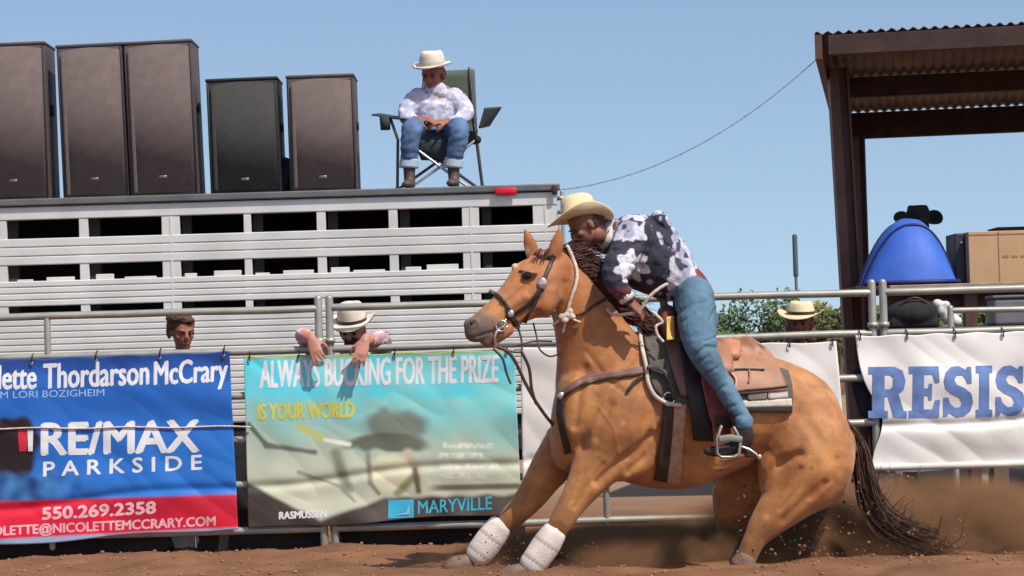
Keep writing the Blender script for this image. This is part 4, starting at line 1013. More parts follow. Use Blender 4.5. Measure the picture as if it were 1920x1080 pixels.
# saddle leathers
strip([(1335,640),(1348,680),(1372,740)], [(1402,628),(1448,664),(1478,732)], .042, .03, leather_tan, "rear_skirt", saddle, 18, 16)
cord([(1374,735),(1400,731),(1440,728),(1476,724)], .006, leather_dk, "skirt_edge", saddle, .048)
cord([(1362,694),(1390,692),(1432,693)], .006, leather_dk, "skirt_seam", saddle, .048)
cord([(1372,662),(1390,658),(1412,660)], .009, leather_dk, "rear_string", saddle, .05)
cord([(1405,694),(1406,708),(1404,716)], .006, leather_tan, "saddle_string", saddle, .05)
cord([(1372,700),(1380,712),(1378,730)], .007, mat("string_pink", (.6, .33, .24), .7), "saddle_string", saddle, .052)
for (px, py) in ((1373, 662), (1372, 693)):
    mb = MB(); mb.ell(hit(px, py, .055) or P(px, py, HY - .36), .014, .008, .014); mb.build("concho", silver, saddle)
strip([(1248,600),(1250,650),(1262,700),(1276,742)], [(1272,606),(1285,650),(1300,700),(1306,744)], .04, .03, mat("leather_rose", (.20, .09, .065), .5, 0, .25, 12, .2, 80), "front_skirt", saddle, 8, 14)
# seat, cantle, fork, horn run right across the horse
def cross(pts_fn, name, mt, n=14):
    mb = MB(); mb.loft([pts_fn(i / n) for i in range(n + 1)], 12, Vector((0, 0, 1))); return mb.build(name, mt, saddle)
def arch(cx, ctop, half, drop_, ra, rb, ym=-.02, lean=0):
    def f(u):
        s_ = -1 + 2 * u; q = P(cx, ctop, HY + ym); return (q + Vector((lean * (1 - s_ * s_), s_ * half, -drop_ * abs(s_) ** 2.2)), ra * (1 - .25 * s_ * s_), rb)
    return f
cross(arch(1366, 643, .17, .07, .07, .032, lean=.0), "cantle", mat("leather_orange", (.45, .19, .10), .5, 0, .15, 12, .1))
cross(arch(1345, 652, .28, .12, .08, .04), "seat", leather_tan)
cross(arch(1250, 590, .17, .09, .055, .06), "fork", leather_red)
mb = MB(); q0 = P(1250, 590, HY - .05); q1 = P(1243, 563, HY - .05)
mb.wchain([(q0, .03, .03), (q1, .022, .022)], 10, 1); mb.ell(q1 + Vector((0, 0, .012)), .042, .042, .014); mb.skin("horn", mat("horn_wrap", (.22, .20, .13), .8), saddle, .006, 3)
cord([(1222,584),(1232,592),(1242,604),(1230,612),(1233,628),(1243,640)], .008, rope_white, "tie_string", saddle, .05, y=HY - .36)
strip([(1250,594),(1250,638)], [(1264,592),(1265,636)], .17, .02, mat("yellow_strap", (.62, .40, .10), .6, 0, .1), "yellow_tag", saddle, 4, 6)
strip([(1272,640),(1282,700),(1292,760),(1300,826)], [(1318,640),(1326,700),(1332,760),(1338,828)], .05, .03, mat("leather_black", (.018, .012, .012), .5), "rear_fender", saddle, 8, 16)
# cinch, latigo
strip([(1244,748),(1240,800),(1232,862),(1226,900)], [(1264,746),(1262,800),(1256,862),(1250,905)], .02, .02, leather_dk, "cinch_strap", saddle, 5, 16)
strip([(1264,742),(1259,800),(1254,862),(1250,908)], [(1290,742),(1284,800),(1279,862),(1276,910)], .016, .02, mat("mohair_cinch", (.40, .23, .15), .95, 0, .2, 30, .4, 160), "cinch", saddle, 8, 14)
mb = MB(); q = hit(1254, 748, .03) or P(1254, 748, HY - .4); mb.loft([(q + Vector((.03 * math.cos(a), 0, .036 * math.sin(a))), .006, .006) for a in [k * math.pi / 8 for k in range(17)]], 6, cap=False); mb.build("cinch_ring", silver, saddle)
strip([(1312,690),(1318,730),(1330,780),(1344,815)], [(1345,690),(1356,730),(1366,780),(1372,815)], .085, .03, leather_maroon, "fender", saddle, 8, 14)
bc = thing("breast_collar", "brown leather breast collar across the horse's shoulder", "breast collar", tuple(hit(1130, 708)))
band([(1050,742),(1070,727),(1095,713),(1125,705),(1155,701),(1190,696),(1222,691)], 14, .014, mat("leather_mid", (.19, .09, .07), .5, 0, .3, 14, .2, 80), "collar", bc, .016)
band([(1050,746),(1072,732),(1097,719),(1126,711),(1156,707),(1190,702)], 4, .018, leather_dk, "collar_edge", bc)
band([(1214,688),(1230,690),(1248,700),(1260,728),(1264,748)], 8, .06, leather_dk, "tug_strap", bc, .02)
band([(1206,704),(1190,716),(1176,734)], 6, .016, leather_dk, "strap_tail", bc)
band([(1052,745),(1050,775),(1056,810),(1066,850)], 14, .012, leather_dk, "tie_down", bc)
mb = MB(); mb.ell(hit(1052, 742, .02) or P(1052, 742, HY - .2), .022, .012, .022); mb.build("concho", silver, bc)

# ================================================================ PEOPLE
def head(mb, c, f, u, s=1.0):
    "skull, jaw, nose, ears, neck root; c = centre of head, f = facing, u = up"
    f = f.normalized(); u = (u - f * u.dot(f)).normalized(); sd = f.cross(u); M = Matrix((sd, f, u)).transposed()
    mb.ell(c + u * .025 * s - f * .012 * s, .076 * s, .095 * s, .088 * s, M)
    mb.ell(c - u * .035 * s + f * .022 * s, .058 * s, .066 * s, .072 * s, M)
    mb.ell(c - u * .088 * s + f * .055 * s, .026 * s, .024 * s, .02 * s, M, 10, 8)
    mb.loft([(c + f * .082 * s + u * .015 * s, .009 * s, .008 * s), (c + f * .100 * s - u * .012 * s, .013 * s, .012 * s), (c + f * .094 * s - u * .030 * s, .015 * s, .012 * s)], 8, f)
    mb.ell(c + f * .076 * s - u * .056 * s, .024 * s, .012 * s, .009 * s, M, 10, 6)
    mb.ell(c + f * .074 * s + u * .022 * s, .05 * s, .016 * s, .009 * s, M, 12, 6)
    for k in (-1, 1):
        mb.ell(c + sd * .078 * s * k - u * .008 * s - f * .008 * s, .009 * s, .017 * s, .03 * s, M, 10, 8)
        mb.ell(c + sd * .04 * s * k + f * .062 * s - u * .02 * s, .02 * s, .018 * s, .016 * s, M, 10, 8)
    return M
def eyes(par, c, f, u, s=1.0):
    f = f.normalized(); u = (u - f * u.dot(f)).normalized(); sd = f.cross(u); M = Matrix((sd, f, u)).transposed()
    for k in (-1, 1):
        mb = MB(); mb.ell(c + sd * .031 * s * k + f * .083 * s + u * .006 * s, .012 * s, .007 * s, .007 * s, M, 10, 8); mb.build("eye", eye_m, par)
    mb = MB(); mb.wchain([(c + f * .088 * s - u * .053 * s - sd * .02 * s, .003, .003), (c + f * .095 * s - u * .055 * s, .003, .003), (c + f * .088 * s - u * .053 * s + sd * .02 * s, .003, .003)], 6, 3); mb.build("lips", mat("lips", (.22, .07, .05), .6), par)
    for k in (-1, 1):
        mb = MB(); mb.wchain([(c + sd * .016 * s * k + f * .092 * s + u * .024 * s, .004, .004), (c + sd * .046 * s * k + f * .078 * s + u * .026 * s, .003, .003)], 6, 1); mb.build("eyebrow", hair_br, par)
def hand(mb, w, d, pn, s=1.0, curl=.7, thumb=1):
    d = d.normalized(); pn = (pn - d * pn.dot(d)).normalized(); sd = d.cross(pn)
    mb.loft([(w - d * .03 * s, .027 * s, .02 * s), (w + d * .02 * s, .034 * s, .019 * s), (w + d * .055 * s, .041 * s, .016 * s), (w + d * .085 * s, .039 * s, .013 * s)], 12, pn)
    for i, (o_, l, sp) in enumerate(((-.031, .82, -.10), (-.011, .97, -.03), (.010, .92, .04), (.029, .72, .12))):
        p = w + d * (.088 * s) + sd * (o_ * s); a = curl * (.75 + .12 * i); dd = (d + sd * sp).normalized(); r = .0088 * s
        pts = [(p - d * .02 * s, r, r), (p, r, r)]
        for k, seg_ in enumerate((.040, .027, .021)):
            an = a * (.55 + k * .75); q = dd * math.cos(an) + pn * math.sin(an); p = p + q * (seg_ * l * s); pts.append((p, r * (1 - .1 * (k + 1)), r * (1 - .1 * (k + 1))))
        mb.loft(pts, 8, sd)
    p = w + d * .02 * s - sd * (.03 * s * thumb); q = (d * .75 - sd * .62 * thumb + pn * .35).normalized(); r = .0105 * s
    mb.loft([(p, r * 1.2, r * 1.2), (p + q * .035 * s, r, r), (p + (q * .035 + (q * .6 + d * .3 + pn * .5).normalized() * .03) * s, r * .9, r * .9), (p + (q * .035 + (q * .3 + d * .5 + pn * .7).normalized() * .055) * s, r * .75, r * .75)], 8, sd)
def cowboy_hat(c, u, f, mt, par, s=1.0, brim=.155, ch=.115, curl=.05, name="hat", droop=.02, bandm=None, top=None):
    "c = centre of the brim plane at the head; f = towards the front"
    u = u.normalized(); f = (f - u * f.dot(u)).normalized(); sd = f.cross(u); M = Matrix((sd, f, u)).transposed(); mb = MB(); n_ = 40
    def rim(r, dz, k): # k: 0..1 across the brim
        row = []
        for i in range(n_):
            a = 2 * math.pi * i / n_; x, y = math.cos(a), math.sin(a)
            rr_ = r * (1 + .14 * abs(y) * k); z = dz + k * k * (curl * abs(x) ** 2.2 - droop * abs(y) ** 2)
            row.append(mb.bm.verts.new(c + M @ Vector((x * rr_ * (1 - .10 * k * abs(x)), y * rr_, z)) * s))
        return row
    def crown(rx, ry, z, dent=0):
        row = []
        for i in range(n_):
            a = 2 * math.pi * i / n_; x, y = math.cos(a), math.sin(a)
            row.append(mb.bm.verts.new(c + M @ Vector((x * rx * (1 - (.18 * max(0, y) if dent else 0)), y * ry, z - (dent * (1 - abs(x)) * .4 if dent else 0))) * s))
        return row
    rings = [rim(.083, -.004, 0), rim(.11, -.008, .3), rim(.135, -.005, .65), rim(brim, .0, 1), rim(brim + .001, .005, 1), rim(.135, .002, .65), rim(.11, -.002, .3),
             crown(.088, .102, .004), crown(.086, .100, .03), crown(.080, .095, ch * .6), crown(.072, .090, ch * .88, .01), crown(.060, .080, ch, .02), crown(.035, .055, ch * .93, .015), crown(.01, .03, ch * .84)]
    for a_, b_ in zip(rings[:-1], rings[1:]):
        for k in range(n_): mb._f([a_[k], a_[(k + 1) % n_], b_[(k + 1) % n_], b_[k]])
    mb._f(rings[-1]); mb._f(rings[0][::-1])
    h = mb.build(name, mt, par)
    mb = MB(); rows = []
    for z in (.002, .024):
        for rx, ry in ((.0905, .1045), ): rows.append([mb.bm.verts.new(c + M @ Vector((math.cos(2 * math.pi * i / n_) * rx, math.sin(2 * math.pi * i / n_) * ry, z)) * s) for i in range(n_)])
    for k in range(n_): mb._f([rows[0][k], rows[0][(k + 1) % n_], rows[1][(k + 1) % n_], rows[1][k]])
    mb.build("hat_band", bandm or leather_dk, h); return h
def cloth_mat(name, base, spot, scale, thr, seed=0, fine=None):
    m = mat(name, base, .9, 0, .1, 8, .35, 70); n = m.node_tree.nodes; L = m.node_tree.links; b = n["Principled BSDF"]
    src = b.inputs["Base Color"].links[0].from_socket; mx = n.new("ShaderNodeMix"); mx.data_type = 'RGBA'
    tc = n.new("ShaderNodeTexCoord"); mp = n.new("ShaderNodeMapping"); mp.inputs["Location"].default_value = (seed, seed * .7, 0); L.new(tc.outputs["Object"], mp.inputs[0])
    z = n.new("ShaderNodeTexNoise"); z.inputs["Scale"].default_value = scale; z.inputs["Detail"].default_value = 3; L.new(mp.outputs[0], z.inputs["Vector"])
    v = n.new("ShaderNodeTexVoronoi"); v.inputs["Scale"].default_value = scale * 3.2; L.new(mp.outputs[0], v.inputs["Vector"])
    ad = n.new("ShaderNodeMath"); ad.operation = 'MULTIPLY_ADD'; L.new(v.outputs["Distance"], ad.inputs[0]); ad.inputs[1].default_value = -.22; L.new(z.outputs[0], ad.inputs[2])
    mr = n.new("ShaderNodeMapRange"); mr.inputs[1].default_value = thr; mr.inputs[2].default_value = thr + .03; L.new(ad.outputs[0], mr.inputs[0])
    L.new(mr.outputs[0], mx.inputs[0]); L.new(src, mx.inputs[6]); mx.inputs[7].default_value = (*spot, 1); L.new(mx.outputs[2], b.inputs["Base Color"]); return m
def wrinkle(amp, sc, seed=0):
    def f(me):
        for v, nr in zip(me.vertices, [v.normal.copy() for v in me.vertices]):
            p = v.co; k = noise.noise(Vector((p.x * sc + seed, p.y * sc, p.z * sc * 1.6))) + .5 * noise.noise(Vector((p.x * sc * 2.3, p.y * sc * 2.3 + seed, p.z * sc * 2.3)))
            v.co = p + nr * (amp * k)
    return f

# ---------------------------------------------------------------- the rider
RY = HY - .05
rider = thing("person", "rider in straw hat and navy and white shirt crouched over the running horse", "person", tuple(P(1300, 560, RY)))
hc = P(1097, 424, RY - .12); hf = Vector((-.80, -.28, -.52)); hu = Vector((-.50, -.05, .86))
wn = P(1180, 566, RY - .34); wf = P(1112, 455, RY + .02)
mb = MB(); head(mb, hc, hf, hu)
mb.wchain([(hc - hu * .06 + Vector((.03, .0, 0)), .055, .055), (P(1130, 440, RY - .05), .055, .055), (P(1165, 440, RY - .02), .07, .08)], 14)
mb.chain([(1165,438,30,-.02,.12),(1215,462,38,0,.14),(1260,505,36,0,.13),(1295,545,38,0,.14),(1305,575,34,0,.13)], RY, 16)
mb.chain([(1182,440,16,-.19,.05),(1165,480,13,-.29,.04),(1152,518,12,-.35,.035),(1166,545,10,-.36,.032),(1180,566,8,-.34,.026)], RY, 12)
mb.chain([(1160,440,16,.16,.05),(1148,462,13,.14,.04),(1130,460,10,.08,.032),(1112,455,8,.02,.026)], RY, 12)
hand(mb, wn, Vector((.75, .0, -.65)), Vector((-.5, .5, -.5)), 1.0, 1.25, -1)
hand(mb, wf, Vector((-1, -.15, .05)), Vector((0, .5, -.9)), 1.0, .9)
mb.skin("body", skin_brown, rider, .0062, 2); eyes(rider, hc, hf, hu)
cowboy_hat(hc + hu * .055 - hf * .0, Vector((-.16, .20, 1)), Vector((-.9, -.35, -.1)), straw, rider, 1.04, .162, .125, .045, droop=.03)
mb = MB(); mb.ell(hc - hf.normalized() * .05 + hu * .0 , .05, .075, .085, None); mb.wchain([(hc - hf.normalized() * .08, .05, .055), (P(1128, 446, RY - .10), .03, .035)], 10)
mb.skin("hair", mat("hair_dark_red", (.06, .02, .014), .7, 0, .4, 40, .5, 90), rider, .008, 2, wrinkle(.004, 60))
shirt_m = mat("shirt_print", (1, 1, 1), .9, 0, .08, 12, .4, 90, attr=True)
panel_ = [(1118, 452), (1150, 452), (1214, 448), (1206, 408), (1246, 402), (1262, 440), (1258, 500), (1250, 560), (1180, 610), (1128, 560)]
def inside(x, y, pl):
    c = False
    for (x1, y1), (x2, y2) in zip(pl, pl[1:] + pl[:1]):
        if (y1 > y) != (y2 > y) and x < (x2 - x1) * (y - y1) / (y2 - y1) + x1: c = not c
    return c
def paint_shirt(me):
    wrinkle(.008, 15)(me); ca = me.color_attributes.new("Col", 'FLOAT_COLOR', 'POINT'); out = []
    for v in me.vertices:
        px, py = pixel_of(v.co); p = v.co; wx_ = 7 * noise.noise(p * 22); wy_ = 7 * noise.noise(p * 22 + Vector((5, 5, 5)))
        pale = mixc((.50, .48, .55), (.30, .30, .38), sstep(.0, .25, noise.noise(p * 16))); pale = mixc(pale, (.05, .05, .09), sstep(.25, .34, noise.noise(p * 26 + Vector((3, 0, 0)))))
        navy = mixc((.028, .03, .052), (.04, .035, .05), noise.noise(p * 9) + .5); navy = mixc(navy, (.40, .38, .46), sstep(.5, .56, noise.noise(p * 20 + Vector((9, 0, 0)))))
        c = navy if inside(px + wx_, py + wy_, panel_) else pale
        d = ((px - 1184 + wx_) / 34) ** 2 + ((py - 500 + wy_) / 30) ** 2; a = math.atan2(py - 500, px - 1184)
        if d < .85 + .35 * math.sin(a * 7): c = mixc((.60, .58, .63), (.42, .40, .48), sstep(.1, .3, noise.noise(p * 40)))
        if py > 538 and px < 1235: c = mixc(c, (.16, .035, .045), .75)
        out.extend((*c, 1))
    ca.data.foreach_set("color", out)
mb = MB()
mb.chain([(1148,440,30,-.02,.09),(1174,448,52,-.02,.18),(1206,470,68,0,.21),(1246,504,62,0,.20),(1290,538,36,0,.17),(1300,552,34,0,.165)], RY, 20)
mb.chain([(1192,434,36,-.15,.09),(1172,475,31,-.26,.08),(1154,512,27,-.35,.07),(1160,538,21,-.36,.058),(1174,557,15,-.35,.046)], RY, 16)
mb.chain([(1165,434,28,.14,.08),(1150,460,20,.14,.06),(1132,460,15,.09,.05),(1121,458,13,.05,.045)], RY, 14)
mb.chain([(1236,412,16,-.05,.10),(1255,440,14,-.02,.10)], RY, 12)
mb.skin("shirt", shirt_m, rider, .0065, 5, creases([([(1150,470),(1200,455)],5,.010),([(1140,500),(1175,492),(1205,500)],5,.010),([(1225,430),(1215,470),(1200,500)],6,.010),([(1262,470),(1250,505),(1230,530)],6,.010),([(1285,500),(1270,530)],5,.010),([(1160,530),(1180,520)],4,.008),([(1240,450),(1262,470)],5,.008)], paint_shirt))
mb = MB(); mb.chain([(1132,442,21,-.06,.075),(1141,447,24,-.05,.082)], RY, 16, 2, cap=False); mb.build("collar", white_cloth, rider)
mb = MB(); mb.chain([(1124,457,15,.06,.048),(1117,457,14,.04,.046)], RY, 14, 2, cap=False); mb.build("cuff", mat("cuff_pale", (.5, .55, .68), .9), rider)
mb = MB(); mb.chain([(1170,552,16.5,-.352,.050),(1177,561,15.5,-.345,.048)], RY, 14, 2, cap=False); mb.build("cuff", white_cloth, rider)
mb = MB()
mb.chain([(1296,545,36,0,.17),(1302,575,40,0,.185),(1312,600,36,0,.17)], RY, 20)
mb.chain([(1302,558,38,-.14,.13),(1306,600,36,-.26,.115),(1312,638,33,-.37,.10),(1323,670,27,-.40,.082),(1345,706,21,-.40,.07),(1368,744,19,-.40,.062),(1386,776,18,-.40,.06),(1394,792,19,-.40,.064)], RY, 20)
mb.chain([(1300,560,36,.14,.13),(1290,610,32,.36,.10),(1300,660,26,.42,.085),(1330,720,22,.42,.07),(1350,770,19,.42,.06)], RY, 14)
mb.skin("jeans", denim2, rider, .008, 3, creases([([(1270,588),(1296,570),(1325,566)],5,.010),([(1272,606),(1300,590)],4,.008),([(1330,600),(1342,580)],4,.008),([(1300,668),(1325,650),(1348,652)],5,.010),([(1304,684),(1330,668)],4,.009),([(1318,706),(1345,690)],4,.008),([(1350,770),(1378,760)],4,.008),([(1362,786),(1388,778)],4,.008),([(1322,640),(1345,632)],4,.007),([(1340,735),(1362,722)],4,.006)], wrinkle(.003, 19, 4)))
mb = MB(); mb.chain([(1287,533,37,0,.176),(1292,541,37,0,.178)], RY, 24, 2); b_ = mb.build("belt", leather_maroon, rider)
mb = MB(); q = P(1256, 528, RY - .03); mb.ell(q, .02, .012, .025); mb.build("buckle", silver, b_)
for dy, nm in ((-.40, 1), (.42, 0)):
    mb = MB(); o_ = 0 if nm else -38
    mb.chain([(1378+o_,770,17,dy,.05),(1392+o_,800,17,dy,.048),(1396+o_,822,18,dy,.045),(1388+o_,836,15,dy,.042),(1366+o_,842,12,dy,.042),(1342+o_,846,11,dy,.04),(1326+o_,846,8,dy,.03)], RY, 16)
    mb.box(tuple(P(1398+o_, 858, RY + dy - .03)), tuple(P(1412+o_, 843, RY + dy + .035)))
    bt = mb.skin("boot", leather_dk, rider, .007, 3)
    if nm:
        cordp = [(1392, 838), (1404, 842), (1416, 850), (1422, 856)]
        mb = MB(); mb.loft([(P(a, b, RY + dy - .055), .007, .007) for a, b in cordp], 8); mb.ell(P(1424, 857, RY + dy - .055), .014, .005, .014, None, 10, 6); mb.build("spur", silver, bt)
# stirrup hanging from the fender
mb = MB(); q = P(1366, 828, RY - .40)
ringp = [(1352,800),(1344,822),(1344,850),(1352,857),(1376,857),(1386,850),(1388,824),(1376,802)]
mb.loft([(P(a, b, RY - .465 if 0 else RY - .45), .010, .028) for a, b in ringp], 8); mb.build("stirrup", mat("stirrup_metal", (.38, .36, .33), .4, .6, .2, 20), saddle)
mb = MB(); mb.loft([(P(1350, 824, RY - .475), .020, .006), (P(1370, 821, RY - .475), .020, .006), (P(1390, 824, RY - .475), .018, .006)], 8); mb.build("stirrup_band", mat("stirrup_sage", (.22, .22, .19), .6), saddle)
strip([(1340,780),(1344,800)], [(1378,782),(1382,804)], .10, .03, leather_dk, "stirrup_leather", saddle, 5, 3)
# romal of white rope from the near hand to the saddle horn
hb = wn + Vector((.06, -.01, -.045))
mb = MB(); pts = [tuple(P(1250, 533, RY - .36)), tuple(P(1236, 541, RY - .37)), tuple(P(1216, 558, RY - .37)), tuple(hb), tuple(P(1180, 588, RY - .34)), tuple(P(1150, 590, RY - .28)), tuple(P(1138, 580, RY - .22))]
mb.loft([(Vector(p), .0095, .0095) for p in catmull(pts, 6)], 8); tagp(mb.build("riding_rein", rope_white), "short white braided rein end gripped in the rider's lower hand", "rein")

# ---------------------------------------------------------------- man in the camp chair on the trailer roof
MY = 17.88
man = thing("person", "man in pale shirt and rolled jeans sitting in the camp chair on the trailer roof", "person", (P(815, 350, MY).x, MY, ZT))
hc = P(812, 138, MY + .02); hf = Vector((-.35, -.85, -.42)); hu = Vector((-.05, -.2, .97))
mb = MB(); head(mb, hc, hf, hu, 1.08)
mb.chain([(817,160,14,.04,.055),(822,182,15,.06,.06)], MY, 12)
mb.chain([(820,180,32,.08,.10),(820,215,34,.1,.11),(818,250,38,.12,.13)], MY, 14)
for s_, pts in ((1, [(770,186,12,.06,.045),(760,218,11,.0,.04),(776,226,9,-.10,.034),(784,224,7,-.14,.026)]), (-1, [(866,184,12,.06,.045),(874,212,11,.0,.04),(856,226,9,-.09,.034),(838,228,7,-.13,.026)])): mb.chain(pts, MY, 12)
hand(mb, P(784, 223, MY - .15), Vector((.95, -.25, -.12)), Vector((0, .4, -.9)), 1.05, .8)
hand(mb, P(838, 229, MY - .15), Vector((-.95, -.25, -.02)), Vector((0, .4, -.9)), 1.05, .8, -1)
mb.skin("body", skin_red, man, .008, 2); eyes(man, hc, hf, hu, 1.08)
cowboy_hat(hc + hu.normalized() * .062, hu, hf, felt_white, man, 1.1, .122, .098, .02, droop=.015, bandm=cream)
mb = MB(); c = hc - hf.normalized() * .03; mb.ell(c - Vector((0, 0, .01)), .088, .09, .075); mb.skin("hair", hair_br, man, .008, 2, wrinkle(.004, 60))
plaid = cloth_mat("shirt_pale_check", (.42, .42, .55), (.62, .60, .66), 22, .42, 2)
mb = MB()
mb.chain([(819,171,21,.045,.08),(818,186,48,.08,.13),(818,210,44,.09,.14),(817,238,42,.10,.15)], MY, 20)
mb.chain([(786,185,22,.06,.085),(768,200,19,.03,.065),(762,218,16,-.02,.06),(774,226,13,-.09,.05)], MY, 14)
mb.chain([(850,185,22,.06,.085),(868,200,18,.03,.065),(872,216,16,-.02,.06),(858,226,13,-.08,.05),(848,228,11,-.11,.045)], MY, 14)
mb.skin("shirt", plaid, man, .009, 4, wrinkle(.005, 18, 2))
mb = MB(); mb.chain([(801,168,4,.0,.02),(810,176,4,-.045,.012),(819,184,3,-.06,.012),(828,176,4,-.045,.012),(838,168,4,.0,.02)], MY, 8); mb.bm.free()
mb = MB()
mb.chain([(818,244,42,.12,.12),(816,252,40,.06,.11)], MY, 16)
for pts in ([(796,246,24,.10,.09),(783,242,22,-.08,.085),(774,240,20,-.22,.08),(770,256,19,-.26,.07),(768,285,17,-.24,.062),(767,302,16,-.22,.058)], [(840,248,24,.10,.09),(852,243,22,-.08,.085),(860,240,20,-.20,.08),(860,256,19,-.24,.07),(854,285,17,-.22,.062),(850,302,16,-.2,.058)]): mb.chain(pts, MY, 16)
mb.skin("jeans", denim, man, .010, 3, wrinkle(.008, 14, 3))
for (x, dy) in ((767, -.22), (850, -.2)):
    mb = MB(); mb.chain([(x + 1, 297, 17.5, dy, .064), (x, 306, 18, dy, .064), (x - .5, 315, 18, dy, .064)], MY, 18, 2, cap=False); mb.build("cuff", mat("cuff_denim", (.35, .42, .5), .9), man)
    mb = MB(); q = P(x + 1, 330, MY + dy); q.z = ZT
    mb.wchain([(P(x, 312, MY + dy), .045, .045), (Vector((q.x, q.y, ZT + .07)), .042, .05), (Vector((q.x, q.y - .02, ZT + .045)), .042, .05)], 12, 2, Vector((0, 1, 0)))
    mb.wchain([(Vector((q.x, q.y + .02, ZT + .035)), .035, .042), (Vector((q.x - .01, q.y - .10, ZT + .032)), .030, .044), (Vector((q.x - .02, q.y - .17, ZT + .028)), .024, .035)], 12, 2, Vector((1, 0, 0)))
    mb.skin("shoe", mat("shoe_brown", (.09, .055, .045), .6, 0, .3, 10), man, .008, 3)
# camp chair
chair = thing("camp_chair", "green folding camp chair with drink pocket, open on the trailer roof", "chair", (P(820, 350, MY).x, MY + .1, ZT))
green = mat("chair_fabric_green", (.085, .105, .075), .85, 0, .15, 8, .2, 60); greyf = mat("chair_fabric_dark", (.03, .045, .05), .85, 0, .2, 8, .2, 60); rod = mat("chair_rod", (.10, .10, .10), .4, .6); rodl = mat("chair_rod_pale", (.45, .45, .45), .35, .6)
def sheet(pts4, thick, name, mt, sag=.02, n_=10):
    a, b, c, d = [Vector(p) for p in pts4]; mb = MB(); nrm = (b - a).cross(d - a).normalized(); G = [[], []]
    for side in (0, 1):
        for j in range(n_ + 1):
            row = []
            for i in range(n_ + 1):
                u, v = i / n_, j / n_; p = (a * (1 - u) + b * u) * (1 - v) + (d * (1 - u) + c * u) * v
                row.append(mb.bm.verts.new(p - nrm * (sag * math.sin(math.pi * u) * math.sin(math.pi * v) + side * thick)))
            G[side].append(row)
    for s_ in (0, 1):
        for j in range(n_):
            for i in range(n_): mb._f([G[s_][j][i], G[s_][j][i + 1], G[s_][j + 1][i + 1], G[s_][j + 1][i]])
    for j in range(n_):
        for i in (0, n_): mb._f([G[0][j][i], G[0][j + 1][i], G[1][j + 1][i], G[1][j][i]]); mb._f([G[0][i][j], G[0][i][j + 1], G[1][i][j + 1], G[1][i][j]])
    return mb.build(name, mt, chair)
y1, y2 = MY - .13, MY + .30
sheet([P(752, 244, y1), P(896, 244, y1), P(892, 268, y2), P(765, 270, y2)], .012, "seat", greyf, -.05)
sheet([P(772, 262, y1 - .01), P(862, 262, y1 - .01), P(848, 302, y1 + .03), P(790, 300, y1 + .03)], .01, "seat_front", greyf)
sheet([P(792, 262, y2), P(896, 262, y2), P(890, 130, y2 + .08), P(796, 134, y2 + .08)], .014, "backrest", green, .04)
def rodp(pts, r=.011, mt=rod, nm="leg"):
    mb = MB(); mb.tube([Vector(p) for p in pts], r, 8); return mb.build(nm, mt, chair)
def fl(px, y): v = P(px, 350, y); v.z = ZT + .006; return v
rodp([fl(745, y1), P(880, 262, y2)]); rodp([fl(895, y1), P(770, 262, y2)])
rodp([fl(765, y1 - .02), P(858, 290, y1 - .02), P(892, 262, y1)], .010, rodl); rodp([fl(878, y1 - .05), P(784, 282, y1 - .05), P(756, 262, y1)], .010, rodl)
rodp([fl(905, y2), P(893, 262, y2), P(880, 128, y2 + .08)], .011); rodp([fl(768, y2), P(786, 262, y2), P(796, 132, y2 + .08)], .011)
rodp([fl(905, y1), P(894, 262, y1), P(890, 236, y1)], .011); rodp([fl(745, y1), P(746, 262, y1), P(732, 222, y1)], .011)
for px, y in ((745, y1), (905, y1), (905, y2), (768, y2)):
    mb = MB(); q = fl(px, y); mb.ell(q + Vector((0, 0, .008)), .02, .02, .012, None, 10, 6); mb.build("foot", rubber, chair)
sheet([P(697, 214, y1 - .05), P(762, 222, y1 - .05), P(775, 222, y2), P(712, 212, y2)], .012, "armrest", greyf, .01)
sheet([P(897, 240, y1 - .05), P(908, 202, y1 - .05), P(938, 200, y2), P(915, 236, y2)], .014, "armrest", greyf, .01)
mb = MB(); q = P(722, 218, y1 - .02); mb.loft([(q, .042, .042), (q - Vector((0, 0, .10)), .036, .036)], 16, Vector((0, 1, 0)), False); mb.build("drink_pocket", greyf, chair)
mb = MB(); q = P(896, 262, y1); mb.ell(q, .026, .026, .03, None, 10, 8); mb.build("joint", rubber, chair)

# ---------------------------------------------------------------- boy behind the blue banner
def standing(label, hx, hy, y, f, hair_c, shirt, head_s=1.0, skin=skin_m, h_hat=None, jeans=denim):
    hc = P(hx, hy, y); t = thing("person", label, "person", (hc.x, y, 0)); f = Vector(f).normalized(); u = Vector((0, -.05, 1)); x = hc.x; z = hc.z
    mb = MB(); head(mb, hc, f, u, head_s)
    V = lambda a, b, c: Vector((x + a, y + b, z + c))
    mb.wchain([(V(0, .02, -.06), .05, .05), (V(0, .04, -.16), .055, .055), (V(0, .05, -.24), .12, .08), (V(0, .05, -.45), .13, .09), (V(0, .05, -.70), .12, .09)], 14, 2)
    return t, hc, f, u, V, mb
boy, hc, f, u, V, mb = standing("bare-headed boy with brown hair peering over the blue banner", 341, 622, FY + .28, (.45, -.85, -.25), hair_br, None, 1.02, skin_red)
zf_ = lambda h: h
for k in (-1, 1): mb.wchain([(V(.17 * k, .05, -.24), .045, .045), (V(.22 * k, .05, -.46), .036, .036), (V(.20 * k, -.04, -.62), .026, .026)], 10, 2)
for k in (-1, 1): hand(mb, V(.20 * k, -.05, -.63), Vector((0, -.1, -1)), Vector((-k, 0, 0)), .9, .4, k)
mb.skin("body", skin_red, boy, .0075, 2); eyes(boy, hc, f, u, 1.02)
